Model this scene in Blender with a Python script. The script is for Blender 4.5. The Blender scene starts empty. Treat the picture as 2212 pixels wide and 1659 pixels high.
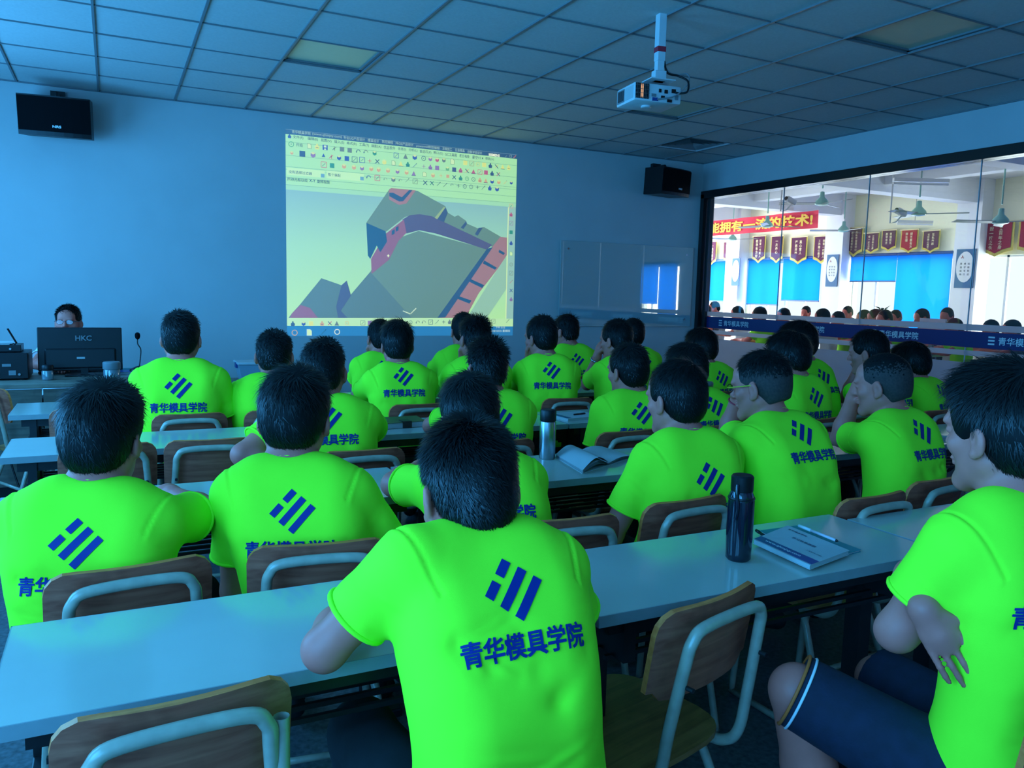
import bpy, bmesh, math, random
import numpy as np
from mathutils import Vector, Matrix
from mathutils.bvhtree import BVHTree

random.seed(7)
rng = np.random.default_rng(7)
scene = bpy.context.scene
COL = scene.collection

# ------------------------------------------------------------------ camera
FPX, YAW, PITCH, ROLL, CAMH = 1717.2, .465748, .114582, .024448, 1.4
PW, PH = 2212.0, 1659.0
_f = np.array([math.sin(YAW)*math.cos(PITCH), math.cos(YAW)*math.cos(PITCH), -math.sin(PITCH)])
_r0 = np.array([math.cos(YAW), -math.sin(YAW), 0.0]); _u0 = np.cross(_r0, _f)
_r = math.cos(ROLL)*_r0 + math.sin(ROLL)*_u0; _u = -math.sin(ROLL)*_r0 + math.cos(ROLL)*_u0
cam = bpy.data.cameras.new('camera'); cam_o = bpy.data.objects.new('camera', cam); COL.objects.link(cam_o)
cam.sensor_width = 36.0; cam.lens = 36.0*FPX/PW; cam.clip_start = .02; cam.clip_end = 200
M = Matrix(((_r[0], _u[0], -_f[0], 0), (_r[1], _u[1], -_f[1], 0), (_r[2], _u[2], -_f[2], CAMH), (0, 0, 0, 1)))
cam_o.matrix_world = M
scene.camera = cam_o

# pixel -> point on a real plane (distance always comes from the plane)
def ray(px, py): return _f + _r*(px-PW/2)/FPX - _u*(py-PH/2)/FPX
def on_y(px, py, Y): d = ray(px, py); return d*(Y/d[1]) + np.array([0, 0, CAMH])
def on_x(px, py, X): d = ray(px, py); return d*(X/d[0]) + np.array([0, 0, CAMH])
def on_z(px, py, z): d = ray(px, py); return d*((z-CAMH)/d[2]) + np.array([0, 0, CAMH])

# ------------------------------------------------------------------ view, world, large lights
vs = scene.view_settings
vs.view_transform = 'Standard'; vs.look = 'None'; vs.exposure = 0.0; vs.gamma = 1.0; vs.use_curve_mapping = False
scene.cycles.use_denoising = True
scene.cycles.max_bounces = 7; scene.cycles.diffuse_bounces = 4; scene.cycles.transparent_max_bounces = 16
world = bpy.data.worlds.new('sky'); scene.world = world; world.use_nodes = True
bg = world.node_tree.nodes['Background']; bg.inputs[0].default_value = (.93, .97, 1, 1); bg.inputs[1].default_value = 1.6

XL, XR, YF, YB, ZC = -1.87, 6.543, 7.921, -2.6, 3.03     # classroom shell
XH, ZH = 15.0, 3.75                                         # hall beyond the glass: far wall, ceiling
HY0, HY1 = -16.0, 19.0

def area(name, loc, rot, sx, sy, power, col):
    l = bpy.data.lights.new(name, 'AREA'); l.shape = 'RECTANGLE'; l.size = sx; l.size_y = sy
    l.energy = power; l.color = col
    o = bpy.data.objects.new(name, l); COL.objects.link(o); o.location = loc; o.rotation_euler = rot
    return o
# daylight through the blue-curtained windows of the left wall (facing +x)
for y, p in ((6.1, 108), (3.2, 140), (.3, 150), (-1.6, 105)):
    area('curtained_window_light', (XL+.06, y, 1.75), (0, -math.pi/2, 0), 1.7, 1.9 if y > 0 else 1.2, p, (.056, .41, .95))
# daylight through the hall windows (facing -x)
area('hall_daylight', (XH+1.1, (HY0+HY1)/2, 1.9), (0, math.pi/2, 0), 3.4, HY1-HY0, 5300, (.88, .97, 1.0))
# added fill light brightening the hall from its far end; no window there
area('hall_end_fill_light', ((XR+XH)/2+.6, HY1-.25, 1.9), (-math.pi/2, 0, 0), 6.5, 2.4, 1050, (.95, .98, 1.0))

# ------------------------------------------------------------------ materials
def _lin(c): return tuple(c)
def mat(name, col, rough=.6, metal=0.0, var=0.0, scale=20.0, bump=0.0, bscale=200.0, spec=.5, emit=None, estr=0.0, coat=0.0, sheen=0.0):
    m = bpy.data.materials.new(name); m.use_nodes = True
    nt = m.node_tree; b = nt.nodes['Principled BSDF']
    b.inputs['Base Color'].default_value = (*col, 1); b.inputs['Roughness'].default_value = rough
    b.inputs['Metallic'].default_value = metal; b.inputs['Specular IOR Level'].default_value = spec
    b.inputs['Coat Weight'].default_value = coat; b.inputs['Sheen Weight'].default_value = sheen
    if emit: b.inputs['Emission Color'].default_value = (*emit, 1); b.inputs['Emission Strength'].default_value = estr
    if var or bump:
        tc = nt.nodes.new('ShaderNodeTexCoord')
    if var:
        n = nt.nodes.new('ShaderNodeTexNoise'); n.inputs['Scale'].default_value = scale; n.inputs['Detail'].default_value = 4
        nt.links.new(tc.outputs['Object'], n.inputs['Vector'])
        r = nt.nodes.new('ShaderNodeValToRGB')
        r.color_ramp.elements[0].position = .3; r.color_ramp.elements[1].position = .7
        r.color_ramp.elements[0].color = (*[c*(1-var) for c in col], 1); r.color_ramp.elements[1].color = (*[min(1, c*(1+var)) for c in col], 1)
        nt.links.new(n.outputs['Fac'], r.inputs['Fac']); nt.links.new(r.outputs['Color'], b.inputs['Base Color'])
    if bump:
        n2 = nt.nodes.new('ShaderNodeTexNoise'); n2.inputs['Scale'].default_value = bscale; n2.inputs['Detail'].default_value = 3
        nt.links.new(tc.outputs['Object'], n2.inputs['Vector'])
        bp = nt.nodes.new('ShaderNodeBump'); bp.inputs['Strength'].default_value = bump; bp.inputs['Distance'].default_value = .004
        nt.links.new(n2.outputs['Fac'], bp.inputs['Height']); nt.links.new(bp.outputs['Normal'], b.inputs['Normal'])
    return m

def wood_mat(name, c1, c2, rough=.45, sc=(4, 60, 60)):
    m = bpy.data.materials.new(name); m.use_nodes = True
    nt = m.node_tree; b = nt.nodes['Principled BSDF']; b.inputs['Roughness'].default_value = rough
    tc = nt.nodes.new('ShaderNodeTexCoord'); mp = nt.nodes.new('ShaderNodeMapping'); mp.inputs['Scale'].default_value = sc
    n = nt.nodes.new('ShaderNodeTexNoise'); n.inputs['Scale'].default_value = 1.0; n.inputs['Detail'].default_value = 5; n.inputs['Distortion'].default_value = .6
    r = nt.nodes.new('ShaderNodeValToRGB'); r.color_ramp.elements[0].color = (*c1, 1); r.color_ramp.elements[1].color = (*c2, 1)
    r.color_ramp.elements[0].position = .32; r.color_ramp.elements[1].position = .68
    n3 = nt.nodes.new('ShaderNodeTexNoise'); n3.inputs['Scale'].default_value = 9; n3.inputs['Detail'].default_value = 6
    r3 = nt.nodes.new('ShaderNodeValToRGB'); r3.color_ramp.elements[0].color = (.45, .4, .38, 1); r3.color_ramp.elements[1].color = (1, 1, 1, 1)
    r3.color_ramp.elements[0].position = .33; r3.color_ramp.elements[1].position = .5
    mx = nt.nodes.new('ShaderNodeMixRGB'); mx.blend_type = 'MULTIPLY'; mx.inputs[0].default_value = .6
    L = nt.links.new
    L(tc.outputs['Object'], mp.inputs['Vector']); L(mp.outputs['Vector'], n.inputs['Vector']); L(n.outputs['Fac'], r.inputs['Fac'])
    L(tc.outputs['Object'], n3.inputs['Vector']); L(n3.outputs['Fac'], r3.inputs['Fac'])
    L(r.outputs['Color'], mx.inputs[1]); L(r3.outputs['Color'], mx.inputs[2]); L(mx.outputs['Color'], b.inputs['Base Color'])
    return m

def glass_mat(name, tint, refl=1.0, rough=0.0, ior=1.45):
    m = bpy.data.materials.new(name); m.use_nodes = True
    nt = m.node_tree; nt.nodes.clear()
    o = nt.nodes.new('ShaderNodeOutputMaterial'); t = nt.nodes.new('ShaderNodeBsdfTransparent'); g = nt.nodes.new('ShaderNodeBsdfGlossy')
    fr = nt.nodes.new('ShaderNodeLayerWeight'); fr.inputs['Blend'].default_value = .5
    pw = nt.nodes.new('ShaderNodeMath'); pw.operation = 'POWER'; pw.inputs[1].default_value = 5.0
    mul = nt.nodes.new('ShaderNodeMath'); mul.operation = 'MULTIPLY_ADD'; mul.inputs[1].default_value = .95*refl; mul.inputs[2].default_value = .035*refl
    mx = nt.nodes.new('ShaderNodeMixShader'); t.inputs[0].default_value = (*tint, 1); g.inputs['Roughness'].default_value = rough
    g.inputs[0].default_value = (1, 1, 1, 1)
    L = nt.links.new
    L(fr.outputs['Facing'], pw.inputs[0]); L(pw.outputs[0], mul.inputs[0]); L(mul.outputs[0], mx.inputs[0]); L(t.outputs[0], mx.inputs[1]); L(g.outputs[0], mx.inputs[2]); L(mx.outputs[0], o.inputs[0])
    return m

def cloth_thin_mat(name, col, trans):
    """woven blind: diffuse in front, translucent to the daylight behind it"""
    m = bpy.data.materials.new(name); m.use_nodes = True
    nt = m.node_tree; nt.nodes.clear()
    o = nt.nodes.new('ShaderNodeOutputMaterial'); d = nt.nodes.new('ShaderNodeBsdfDiffuse'); t = nt.nodes.new('ShaderNodeBsdfTranslucent')
    mx = nt.nodes.new('ShaderNodeMixShader'); mx.inputs[0].default_value = .75
    d.inputs[0].default_value = (*col, 1); t.inputs[0].default_value = (*trans, 1)
    nt.links.new(d.outputs[0], mx.inputs[1]); nt.links.new(t.outputs[0], mx.inputs[2]); nt.links.new(mx.outputs[0], o.inputs[0])
    return m

def emit_mat(name, col, s=1.0, base=(.02, .02, .02)):
    return mat(name, base, .9, emit=col, estr=s, spec=0)

MT = {}
MT['wall'] = mat('wall_paint', (.53, .52, .51), .85, var=.03, scale=3, bump=.06, bscale=300)
MT['wall_r'] = mat('white_wall_paint', (.52, .51, .51), .85, var=.03, scale=3)
MT['tile'] = mat('ceiling_tile', (.54, .53, .51), .9, var=.05, scale=60, bump=.15, bscale=500)
MT['panel'] = mat('light_panel_diffuser', (.52, .52, .36), .35, var=.02)
MT['grid'] = mat('ceiling_grid', (.17, .18, .19), .5, var=.02)
MT['floor'] = mat('terrazzo_floor', (.10, .105, .11), .35, var=.45, scale=55)
MT['white_top'] = mat('white_laminate', (.50, .49, .42), .13, var=.03, scale=6, spec=.75)
MT['white_edge'] = mat('laminate_edge', (.27, .29, .29), .45, var=.05)
MT['black_steel'] = mat('black_steel', (.008, .008, .01), .4, var=.2)
MT['tube'] = mat('grey_painted_tube', (.40, .33, .25), .28, var=.12, scale=30, spec=.6)
MT['ply'] = wood_mat('worn_plywood', (.34, .066, .036), (.54, .135, .075))
MT['ply_edge'] = wood_mat('plywood_edge', (.70, .14, .03), (.90, .24, .06))
MT['seatply'] = wood_mat('seat_plywood', (.30, .10, .03), (.45, .17, .05))
MT['shirt'] = mat('fluorescent_green_knit', (.34, 1.0, .032), .85, bump=.12, bscale=700, spec=.15, var=.02, scale=8)
MT['print'] = mat('blue_screen_print', (.0, .022, .19), .6, spec=.25)
MT['skin'] = mat('skin', (.66, .155, .115), .5, var=.06, scale=25, spec=.35)
MT['hair'] = mat('black_hair', (.0045, .004, .0045), .62, spec=.16)
MT['strand'] = mat('hair_strand', (.005, .0045, .005), .42, spec=.35)
MT['fuzz'] = mat('clipped_hair', (.045, .026, .024), .7, var=.3, scale=120)
MT['navy'] = mat('navy_cloth', (.008, .010, .028), .85, var=.2, scale=40, bump=.2)
MT['darkcloth'] = mat('dark_cloth', (.012, .012, .016), .85, var=.2, scale=40)
MT['white_cloth'] = mat('white_cloth', (.75, .72, .74), .85, var=.03)
MT['shoe'] = mat('dark_shoe', (.015, .015, .018), .6)
MT['black_plastic'] = mat('black_plastic', (.007, .007, .009), .4, var=.1, spec=.35)
MT['black_cloth'] = mat('speaker_cloth', (.003, .003, .004), .9, spec=.12, bump=.3, bscale=900)
MT['white_plastic'] = mat('white_plastic', (.62, .63, .64), .35, var=.02)
MT['grey_plastic'] = mat('grey_plastic', (.20, .21, .22), .4)
MT['red'] = mat('red_tape', (.45, .02, .04), .5)
MT['chrome'] = mat('brushed_steel', (.40, .40, .42), .28, metal=1.0)
MT['paper'] = mat('paper', (.46, .46, .46), .8, var=.03, scale=12)
MT['blueprint'] = mat('blue_cover', (.012, .05, .22), .4)
MT['teal'] = mat('teal_cover', (.03, .24, .26), .5)
MT['brown'] = mat('brown_leather', (.10, .085, .035), .5, var=.2, scale=40)
MT['darkbrown'] = mat('dark_brown_leather', (.035, .02, .015), .5)
MT['white_print'] = mat('white_print', (.8, .82, .85), .6)
MT['silver_print'] = mat('silver_print', (.7, .7, .72), .4, metal=.3)

# ------------------------------------------------------------------ mesh helpers
class MB:
    def __init__(s): s.v = []; s.f = []
    def add(s, v, f):
        o = len(s.v); s.v += [tuple(map(float, p)) for p in v]; s.f += [tuple(i+o for i in q) for q in f]; return s
    def box(s, c, d, R=None, bev=0.0):
        x, y, z = [k/2 for k in d]
        if bev:
            b = min(bev, x*.9, y*.9, z*.9); pts = []
            bm = bmesh.new(); bmesh.ops.create_cube(bm, size=1)
            for v in bm.verts: v.co = Vector((v.co.x*2*x, v.co.y*2*y, v.co.z*2*z))
            bmesh.ops.bevel(bm, geom=list(bm.edges), offset=b, segments=2, affect='EDGES', profile=.5)
            bm.verts.index_update()
            pts = [v.co.copy() for v in bm.verts]; fs = [[v.index for v in f.verts] for f in bm.faces]; bm.free()
        else:
            pts = [Vector((a*x, b_*y, c_*z)) for a in (-1, 1) for b_ in (-1, 1) for c_ in (-1, 1)]
            fs = [(0, 1, 3, 2), (4, 6, 7, 5), (0, 4, 5, 1), (2, 3, 7, 6), (0, 2, 6, 4), (1, 5, 7, 3)]
        if R is not None: pts = [R @ p for p in pts]
        return s.add([(p[0]+c[0], p[1]+c[1], p[2]+c[2]) for p in pts], fs)
    def quad(s, a, b, c, d): return s.add([a, b, c, d], [(0, 1, 2, 3)])
    def tube(s, path, r, n=8, closed=False, cap=True):
        P = [Vector(p) for p in path]; m = len(P)
        rad = r if isinstance(r, (list, tuple)) else [r]*m
        ref = None; vs_, fs = [], []
        for i in range(m):
            if closed: t = (P[(i+1) % m]-P[i-1])
            else: t = P[min(i+1, m-1)]-P[max(i-1, 0)]
            t = t.normalized() if t.length > 1e-9 else Vector((0, 0, 1))
            if ref is None:
                ref = t.orthogonal().normalized()
            ref = (ref-t*ref.dot(t)); ref = ref.normalized() if ref.length > 1e-6 else t.orthogonal().normalized()
            bi = t.cross(ref)
            for k in range(n):
                a = 2*math.pi*k/n; vs_.append(P[i]+(ref*math.cos(a)+bi*math.sin(a))*rad[i])
        for i in range(m if closed else m-1):
            j = (i+1) % m
            for k in range(n):
                l = (k+1) % n; fs.append((i*n+k, i*n+l, j*n+l, j*n+k))
        if cap and not closed:
            fs.append(tuple(reversed(range(n)))); fs.append(tuple((m-1)*n+k for k in range(n)))
        return s.add(vs_, fs)
    def lathe(s, prof, c=(0, 0, 0), n=20, R=None):
        vs_, fs = [], []
        for (r, z) in prof:
            for k in range(n):
                a = 2*math.pi*k/n; p = Vector((r*math.cos(a), r*math.sin(a), z))
                if R is not None: p = R @ p
                vs_.append((p.x+c[0], p.y+c[1], p.z+c[2]))
        for i in range(len(prof)-1):
            for k in range(n):
                l = (k+1) % n; fs.append((i*n+k, i*n+l, (i+1)*n+l, (i+1)*n+k))
        fs.append(tuple(reversed(range(n)))); fs.append(tuple((len(prof)-1)*n+k for k in range(n)))
        return s.add(vs_, fs)
    def prism(s, poly, ax, o, th):
        """2-D polygon swept: ax = (u, v, n) vectors, o origin, th thickness along n"""
        u, v, n_ = [Vector(a) for a in ax]; o = Vector(o); k = len(poly)
        a = [o+u*p[0]+v*p[1] for p in poly]; b = [q+n_*th for q in a]
        return s.add(a+b, [tuple(reversed(range(k))), tuple(range(k, 2*k))]+[(i, (i+1) % k, k+(i+1) % k, k+i) for i in range(k)])
    def build(s, name, m, parent=None, smooth=False, loc=None):
        me = bpy.data.meshes.new(name); me.from_pydata(s.v, [], s.f); me.update()
        if smooth:
            try: me.shade_smooth()
            except Exception: me.polygons.foreach_set('use_smooth', [True]*len(me.polygons))
            if smooth != 'all': me.set_sharp_from_angle(angle=math.radians(40))
        return link(name, me, m, parent, loc)

def link(name, me, m, parent=None, loc=None):
    o = bpy.data.objects.new(name, me); COL.objects.link(o)
    if m is not None and len(me.materials) == 0: me.materials.append(m)
    if parent: o.parent = parent
    if loc is not None: o.location = loc
    return o
def np_mesh(name, V, Fq, smooth=True):
    """fast mesh from arrays; Fq (n,3) or (n,4)"""
    V = np.ascontiguousarray(V, np.float32); Fq = np.ascontiguousarray(Fq, np.int32)
    me = bpy.data.meshes.new(name); n, k = Fq.shape
    me.vertices.add(len(V)); me.vertices.foreach_set('co', V.ravel())
    me.loops.add(n*k); me.loops.foreach_set('vertex_index', Fq.ravel())
    me.polygons.add(n); me.polygons.foreach_set('loop_start', np.arange(0, n*k, k, dtype=np.int32))
    try: me.polygons.foreach_set('loop_total', np.full(n, k, np.int32))
    except Exception: pass
    me.update(calc_edges=True)
    me.polygons.foreach_set('use_smooth', np.full(n, bool(smooth)))
    return me
def empty(name, loc=(0, 0, 0), rz=0.0):
    o = bpy.data.objects.new(name, None); COL.objects.link(o); o.location = loc; o.rotation_euler = (0, 0, rz); o.empty_display_size = .1
    return o
def tag(o, label, cat, group=None):
    o['label'] = label; o['category'] = cat
    if group: o['group'] = group
    return o
def struct(o): o['kind'] = 'structure'; return o
def copy_tree(o, parent=None):
    c = o.copy(); COL.objects.link(c); c.parent = parent
    for ch in list(o.children): copy_tree(ch, c)
    return c

_txt = {}; _lift = {}
def text_mesh(s, bold=0.0, shear=0.0):
    """flat glyph mesh -> (verts 2-D with cap height about 1, faces), left-aligned on baseline"""
    k = (s, bold, shear)
    if k in _txt: return _txt[k]
    cu = bpy.data.curves.new('t', 'FONT'); cu.body = s; cu.size = 1.0; cu.offset = min(bold, .013); cu.shear = shear; cu.resolution_u = 3
    o = bpy.data.objects.new('t', cu); COL.objects.link(o)
    dg = bpy.context.evaluated_depsgraph_get(); me = bpy.data.meshes.new_from_object(o.evaluated_get(dg))
    V = np.array([v.co[:2] for v in me.vertices]) if len(me.vertices) else np.zeros((0, 2))
    Fs = [tuple(p.vertices) for p in me.polygons]
    bpy.data.objects.remove(o); bpy.data.curves.remove(cu); bpy.data.meshes.remove(me)
    if bold > .013 and len(V):      # heavier strokes: shifted copies of the same glyphs
        e = bold-.013; n0 = len(V); sh = [(-e, -e), (e, e), (-e, e), (e, -e)]
        Fs = [tuple(i+n0*q for i in f) for q in range(4) for f in Fs]; V = np.concatenate([V+np.array(d) for d in sh])
        L_ = np.repeat(np.arange(4), n0)*.0004
    else: L_ = np.zeros(len(V))
    _txt[k] = (V, Fs); _lift[k] = L_; return _txt[k]
def put_text(name, s, m, parent, o, u, v, width=None, height=None, em=None, bold=.0, center=True, lift=None, shear=0.0, rel=None):
    """write s on the plane o + u*x + v*y (unit u, v)"""
    V, Fs = text_mesh(s, bold, shear)
    if not len(V): return None
    lo, hi = V.min(0), V.max(0); d = hi-lo
    sx = width/d[0] if width else None; sy = height/d[1] if height else None
    if em: sx = sy = em
    sx = sx or sy; sy = sy or sx
    Q = (V-(lo+hi)/2 if center else V-np.array([lo[0], lo[1]]))*[sx, sy]
    o, u, v = np.array(o, float), np.array(u, float), np.array(v, float)
    W = o+Q[:, :1]*u+Q[:, 1:]*v+_lift[(s, bold, shear)][:, None]*np.cross(u, v)
    if rel is not None: W = W-np.array(rel)
    mb = MB(); mb.add(W, Fs); return mb.build(name, m, parent)

# ------------------------------------------------------------------ classroom shell
X3 = Vector((1, 0, 0)); Y3 = Vector((0, 1, 0)); Z3 = Vector((0, 0, 1))
o = struct(MB().box(((XL+XR)/2, (YB+YF)/2, -.05), (XR-XL+.3, YF-YB+.3, .1)).build('floor', MT['floor']))
struct(MB().box(((XL+XR)/2, YF+.1, ZC/2+.1), (XR-XL+.4, .2, ZC+.4)).build('wall_front', MT['wall']))
struct(MB().box(((XL+XR)/2, YB-.1, ZC/2+.1), (XR-XL+.4, .2, ZC+.4)).build('wall_back', MT['wall']))
# left wall with its curtained windows (out of the picture)
mb = MB(); LW = [(-2.2, -1.0), (-.65, 1.25), (2.25, 4.15), (5.15, 7.05)]
ys = [YB]+[q for w in LW for q in w]+[YF]
for i in range(0, len(ys), 2): mb.box((XL-.1, (ys[i]+ys[i+1])/2, ZC/2+.1), (.2, ys[i+1]-ys[i], ZC+.4))
for a, b in LW:
    mb.box((XL-.1, (a+b)/2, .44), (.2, b-a, .88)); mb.box((XL-.1, (a+b)/2, 2.95), (.2, b-a, .66))
struct(mb.build('wall_left', MT['wall']))
MT['blue_curtain'] = mat('blue_curtain', (.02, .12, .42), .9, emit=(.05, .33, .95), estr=.9)  # emission stands in for daylight glowing through the cloth
for i, (a, b) in enumerate(LW):
    w = struct(empty('window_%d' % (i+2), (XL-.1, (a+b)/2, .88)))
    mb = MB()
    for dy in (-(b-a)/2+.025, 0, (b-a)/2-.025): mb.box((0, dy, .87), (.06, .05, 1.74))
    for dz in (.025, 1.715): mb.box((0, 0, dz), (.06, b-a, .05))
    mb.build('window_frame', MT['white_plastic'], w)
    mb = MB(); n = 40; vv, ff = [], []
    for k in range(n+1):
        y = -(b-a)/2+(b-a)*k/n; x = .06+.018*math.sin(k*1.3)
        vv += [(x, y, 0.0), (x, y, 1.74)]
    for k in range(n): ff.append((2*k, 2*k+2, 2*k+3, 2*k+1))
    mb.add(vv, ff).build('curtain', MT['blue_curtain'], w, smooth='all')

# ceiling: grid bars and lay-in tiles
ceil = struct(MB().box(((XL+XR)/2, (YB+YF)/2, ZC+.09), (XR-XL+.3, YF-YB+.3, .06)).build('ceiling', MT['tile']))
tile_me = {}
def tile_mesh(w, d):
    k = (round(w, 3), round(d, 3))
    if k not in tile_me:
        mb = MB(); mb.box((0, 0, .0), (w, d, .015), bev=.002); tile_me[k] = mb.build('t', MT['tile']).data
        bpy.data.objects.remove(bpy.data.objects['t'])
    return tile_me[k]
GX0 = -1.257; gx = [XL]+[GX0+.6*i for i in range(0, 14)]
gx[-1] = XR
gy = [YF]+[YF-.583-.6*j for j in range(0, 17)]
gy = [y for y in gy if y > YB+.05]+[YB]
bars = MB(); GW = .015
for x in gx[1:-1]: bars.box((x, (YB+YF)/2, ZC-.001), (GW, YF-YB, .012))
for y in gy[1:-1]: bars.box(((XL+XR)/2, y, ZC+.0005), (XR-XL, GW*.6, .010))
bars.build('ceiling_grid', MT['grid'], ceil)
edge = MB()
edge.box(((XL+XR)/2, YF-.008, ZC-.002), (XR-XL, .016, .014)); edge.box((XR-.008, (YB+YF)/2, ZC-.002), (.016, YF-YB, .014))
edge.build('edge_trim', MT['grid'], ceil)
PAN = {(5, 3), (10, 3), (10, 7), (5, 7)}; VENT = (12, 1)
pan_me = None
for i in range(len(gx)-1):
    for j in range(len(gy)-1):
        w = gx[i+1]-gx[i]-.010; d = gy[j]-gy[j+1]-.007
        cx, cy = (gx[i]+gx[i+1])/2, (gy[j]+gy[j+1])/2
        if (i, j) == VENT: continue
        if (i, j) in PAN:
            t = MB().box((0, 0, .012), (w-.02, d-.02, .01)).build('light_panel', MT['panel'], ceil)
            fr = MB()
            for s in (-1, 1):
                fr.box((s*(w/2-.012), 0, .006), (.024, d, .02)); fr.box((0, s*(d/2-.012), .006), (w, .024, .02))
            fr.build('panel_frame', MT['grid'], t)
            t.location = (cx, cy, ZC+.012)
        else:
            t = link('tile', tile_mesh(w, d), None, ceil)
            t.location = (cx, cy, ZC+.010+random.uniform(-.0012, .0012)); t.rotation_euler = (random.uniform(-.0016, .0016), random.uniform(-.0016, .0016), 0)
# air vent in its tile place
i, j = VENT; cx, cy = (gx[i]+gx[i+1])/2, (gy[j]+gy[j+1])/2
v = empty('air_vent', (cx, cy, ZC)); tag(v, 'square four-way air vent set in the ceiling grid near the corner', 'vent')
mb = MB()
for k in range(5):
    h = .29-.052*k; z = .012+.0*k
    q = [(-h, -h), (h, -h), (h, h), (-h, h)]; h2 = h-.034; z2 = z+.03
    for a in range(4):
        b = (a+1) % 4; p0, p1 = q[a], q[b]
        sl = MB().quad((p0[0], p0[1], z-.012), (p1[0], p1[1], z-.012), (p1[0]*h2/h, p1[1]*h2/h, z2-.006), (p0[0]*h2/h, p0[1]*h2/h, z2-.006))
        sl.build('louvre', MT['white_plastic'] if k == 0 else MT['grey_plastic'], v)
MB().box((0, 0, .055), (.58, .58, .01)).build('backing', MT['black_plastic'], v)

# ------------------------------------------------------------------ glass partition (right wall)
GZ1 = 2.60          # top of the glass
GY1 = YF-.07        # far end of the glass
GY0 = YB+.4
MT['frame'] = mat('dark_aluminium', (.010, .011, .012), .3, spec=.6)
MT['glass'] = glass_mat('partition_glass', (.80, .85, .86), 1.0)
MT['joint'] = mat('glass_edge', (.45, .50, .52), .3)
MT['frost'] = cloth_thin_mat('frosted_film', (.42, .44, .47), (.62, .64, .68))
MT['band'] = mat('navy_band_film', (.006, .010, .11), .35)
MT['stripe'] = cloth_thin_mat('white_stripe_film', (.55, .56, .58), (.7, .7, .72))
mb = MB()
mb.box((XR+.075, (YB+YF)/2, (2.69+ZC+.3)/2), (.15, YF-YB+.2, ZC+.3-2.69))
mb.box((XR+.075, (YB-.1+GY0-.06)/2, 1.35), (.15, GY0-.06-YB+.1, 2.69))
struct(mb.build('wall_right', MT['wall_r']))
win = struct(empty('window_1', (XR, 0, 0)))
MB().box((.05, (GY0+GY1)/2, 2.645), (.16, GY1-GY0+.12, .09), bev=.004).build('top_rail', MT['frame'], win)
for y in (GY0-.03, GY1+.03): MB().box((.05, y, 1.32), (.16, .06, 2.66)).build('end_post', MT['frame'], win)
MB().box((.05, (GY0+GY1)/2, .05), (.16, GY1-GY0, .10)).build('bottom_rail', MT['frame'], win)
MB().box((.03, GY1-.06, 1.32), (.05, .05, 2.6)).build('inner_post', MT['frame'], win)
ge = [GY1]+[on_x(px, 400, XR)[1] for px in (1687, 1870, 2108)]
while ge[-1]-1.15 > GY0+.3: ge.append(ge[-1]-1.13)
ge.append(GY0)
for a, b in zip(ge[:-1], ge[1:]):
    MB().box((.055, (a+b)/2, 1.35), (.010, a-b-.006, 2.5)).build('pane', MT['glass'], win)
for a in ge[1:-1]:
    MB().box((.055, a, 1.35), (.012, .006, 2.5)).build('joint', MT['joint'], win)
def film(name, z0, z1, m, dx=.046):
    return MB().box((dx, (GY0+GY1)/2, (z0+z1)/2), (.002, GY1-GY0, z1-z0)).build(name, m, win)
film('navy_band', 1.025, 1.165, MT['band'], .044)
film('white_stripe', 1.172, 1.225, MT['stripe']); film('white_stripe', .955, 1.000, MT['stripe'])
film('frosted_film', .10, .895, MT['frost'])
for z in (1.0265, 1.1635): MB().box((.0425, (GY0+GY1)/2, z), (.001, GY1-GY0, .003)).build('gold_line', MT['red'], win)
for px in (1582, 1738, 1930, 2200):
    c = on_x(px, 700, XR+.043); y = c[1]
    for k, dz in enumerate((-.028, 0, .028)):
        MB().box((.0425, y+.21, 1.095+dz), (.001, .055, .014)).build('emblem_bar', MT['silver_print'], win)
    put_text('lettering', '青华模具学院', MT['silver_print'], win, (XR+.042, y-.06, 1.095), (0, -1, 0), (0, 0, 1), width=.42, bold=.012, rel=(XR, 0, 0))

# ------------------------------------------------------------------ hall beyond the glass
MT['hall_wall'] = mat('pale_yellow_paint', (.88, .85, .62), .8, var=.02)
MT['hall_white'] = mat('white_hall_paint', (.84, .85, .88), .8, var=.02)
MT['hall_floor'] = mat('hall_floor', (.30, .30, .32), .4, var=.1)
MT['blind'] = cloth_thin_mat('blue_roller_blind', (.02, .22, .55), (.06, .36, .80))
MT['white_frame'] = mat('white_window_frame', (.75, .76, .78), .5)
MT['purple'] = mat('purple_velvet', (.10, .012, .055), .9, var=.1)
MT['redvelvet'] = mat('red_velvet', (.34, .012, .03), .9, var=.1)
MT['fringe'] = mat('yellow_fringe', (.62, .50, .10), .9, var=.2, scale=80)
MT['gold'] = mat('gold_lettering', (.75, .62, .35), .6)
MT['banner'] = mat('red_banner', (.72, .03, .07), .8, var=.05)
MT['yellow'] = mat('yellow_lettering', (.85, .55, .05), .7)
MT['fan'] = mat('pale_green_enamel', (.25, .50, .42), .35)
MT['fanblade'] = mat('fan_blade', (.25, .27, .28), .4)
hx0, hx1 = XR+.16, XH
struct(MB().box(((hx0+hx1)/2, (HY0+HY1)/2, -.05), (hx1-hx0+.4, HY1-HY0, .1)).build('floor', MT['hall_floor']))
struct(MB().box(((hx0+hx1)/2, (HY0+HY1)/2, ZH+.05), (hx1-hx0+.6, HY1-HY0, .1)).build('ceiling', MT['hall_white']))
for y in (HY0, HY1): struct(MB().box(((hx0+hx1)/2, y, ZH/2), (hx1-hx0+.4, .2, ZH)).build('wall_hall_end', MT['hall_white']))
struct(MB().box((hx0-.02, (HY1+YF+.2)/2, ZH/2), (.1, HY1-YF-.2, ZH)).build('wall_hall_near', MT['hall_white']))
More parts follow.
